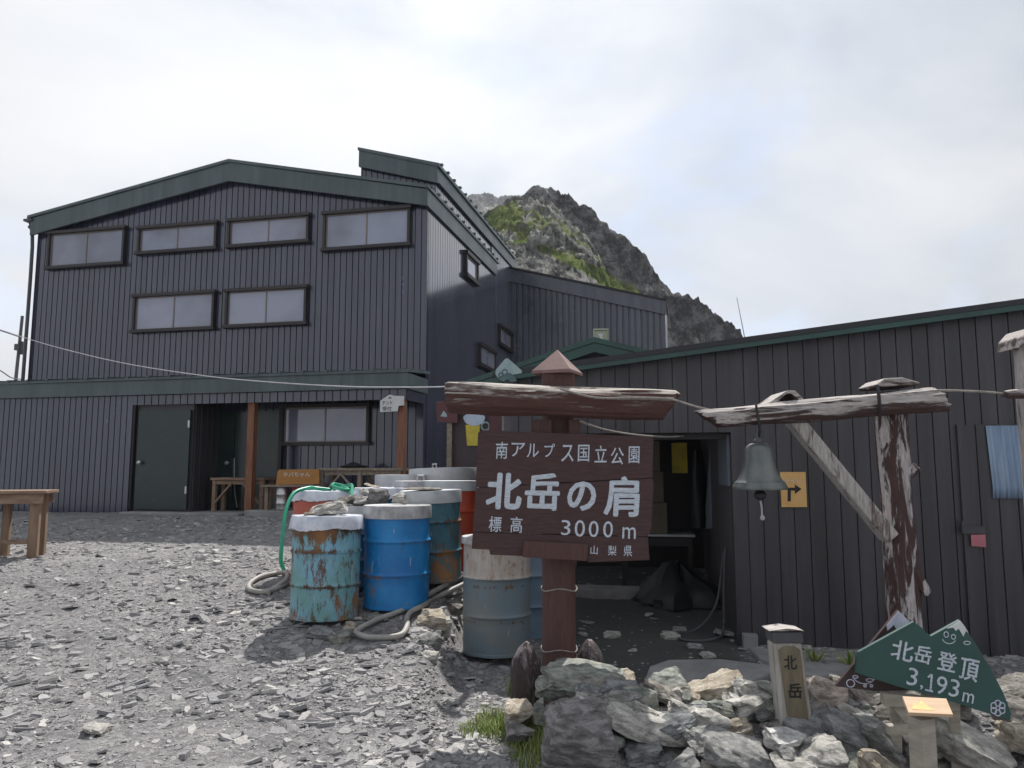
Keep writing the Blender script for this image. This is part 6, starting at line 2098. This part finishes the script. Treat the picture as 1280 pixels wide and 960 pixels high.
o = mb.build('hose_coil', M['green_hose'], None, True); tag(o, 'green hose end bunched on top of the faded red drum', 'hose')


def on_ground(pl_, lift=0.02):
    out = []
    for a, b_ in pl_:
        q = G(a, b_)
        out.append(Vector((q.x, q.y, gzr(q.x, q.y) + lift)))
    return out


mb = MB()
pts = on_ground([(356, 714), (361, 727), (352, 737), (330, 744), (313, 741), (312, 733), (326, 724), (345, 718), (358, 722), (357, 733), (340, 741), (335, 745)], 0.028)
pts[8].z += 0.03; pts[9].z += 0.03
mb.tube(pts, 0.024, 10)
o = mb.build('grey_hose', M['grey_hose'], None, True); tag(o, 'grey hose coiled on the gravel left of the turquoise drum', 'hose')
mb = MB()
pts = on_ground([(586, 724), (562, 739), (541, 752), (505, 770), (470, 781), (449, 793), (446, 799), (462, 803), (488, 804), (503, 800), (509, 789), (509, 772), (514, 761), (530, 751), (555, 739), (586, 725)], 0.04)
for k in (0, 1, 2): pts[k].z += 0.03
pts[11], pts[12], pts[13], pts[14], pts[15] = P(508, 776, 6.66), P(513, 765, 6.80), P(529, 757, 6.92), P(543, 748, 7.22), P(586, 727, 7.55)
mb.tube(pts, 0.023, 10)
o = mb.build('grey_hose', M['grey_hose'], None, True); tag(o, 'long grey hose looping between the bright blue and grey blue drums', 'hose')

# ------------------------------------------------------------------ grass tufts
def mat_grass():
    m, t, b, L = new_mat('grass')
    ge = N(t, 'ShaderNodeNewGeometry')
    r = ramp(t, [(0.0, (0.09, 0.15, 0.025)), (0.6, (0.20, 0.28, 0.05)), (1.0, (0.36, 0.36, 0.14))])
    L(ge.outputs['Random Per Island'], r.inputs['Fac'])
    L(r.outputs[0], b.inputs['Base Color'])
    b.inputs['Roughness'].default_value = 0.6
    return m


vs_, fs_ = [], []
rg = random.Random(4)
for px_, py_, rad, n_, ht in ((655, 918, 0.24, 800, 0.11), (628, 903, 0.18, 520, 0.09), (602, 914, 0.15, 320, 0.06), (680, 940, 0.2, 420, 0.12), (643, 868, 0.05, 110, 0.12), (586, 812, 0.06, 70, 0.05), (690, 940, 0.12, 160, 0.09)):
    q = G(px_, py_)
    for i in range(int(n_ * 1.1)):
        a, r = rg.uniform(0, 6.28), rad * rg.random() ** 0.7
        x, y = q.x + r * math.cos(a), q.y + r * math.sin(a)
        z = gzr(x, y)
        h_ = ht * rg.uniform(0.4, 1.1)
        t = rg.uniform(0, 6.28)
        dx, dy = math.cos(t), math.sin(t)
        ln = rg.uniform(0.2, 0.9) * h_
        w = 0.0022
        k = len(vs_)
        vs_ += [(x - dy * w, y + dx * w, z - 0.01), (x + dy * w, y - dx * w, z - 0.01), (x + dx * ln * 0.35 + dy * w * .8, y + dy * ln * 0.35 - dx * w * .8, z + h_ * 0.6), (x + dx * ln * 0.35 - dy * w * .8, y + dy * ln * 0.35 + dx * w * .8, z + h_ * 0.6), (x + dx * ln, y + dy * ln, z + h_)]
        fs_ += [(k, k + 1, k + 2, k + 3), (k + 3, k + 2, k + 4)]
me = bpy.data.meshes.new('grass')
me.from_pydata(vs_, [], fs_)
o = mesh_obj('grass', me, mat_grass())
tag(o, 'short green grass tufts growing at the edge of the rock pile', 'grass', kind='stuff')
# weeds by the shed wall
for i, (px_, py_, lb) in enumerate(((1019, 832, 'small leafy weed behind the carved stake at the shed foot'), (1064, 838, 'dry low weed behind the brown mountain board'))):
    q = G(px_, py_)
    mb = MB()
    rg = random.Random(30 + i)
    for k in range(46):
        a, el = rg.uniform(0, 6.28), rg.uniform(0.3, 1.4)
        d = Vector((math.cos(a) * math.cos(el), math.sin(a) * math.cos(el), math.sin(el)))
        l_ = rg.uniform(0.08, 0.24)
        s_ = d.cross(Vector((0, 0, 1))).normalized() * 0.008
        m0 = d * l_ * 0.55
        mb.add([q, q + m0 + s_, q + d * l_ + Vector((0, 0, -0.02)), q + m0 - s_], [(0, 1, 2, 3)])
    o = mb.build('weed', mat_grass(), None)
    tag(o, lb, 'weed')

# ------------------------------------------------------------------ mountain air
mb = MB()
mb.box(Frame((0, 0, 0), (1, 0, 0), (0, 1, 0)), -1150, 1150, -1150, 1150, -64, 345)
mh = bpy.data.materials.new('haze')
mh.use_nodes = True
t = mh.node_tree
for n in list(t.nodes):
    t.nodes.remove(n)
vo = N(t, 'ShaderNodeVolumePrincipled', inp={'Color': (0.88, 0.91, 0.96, 1), 'Density': 0.00026, 'Anisotropy': 0.1})
t.links.new(vo.outputs[0], N(t, 'ShaderNodeOutputMaterial').inputs['Volume'])
hz = mb.build('haze', mh)
tag(hz, 'thin cloud mist in the mountain air', 'haze', kind='stuff')

print('objects', len(bpy.data.objects))
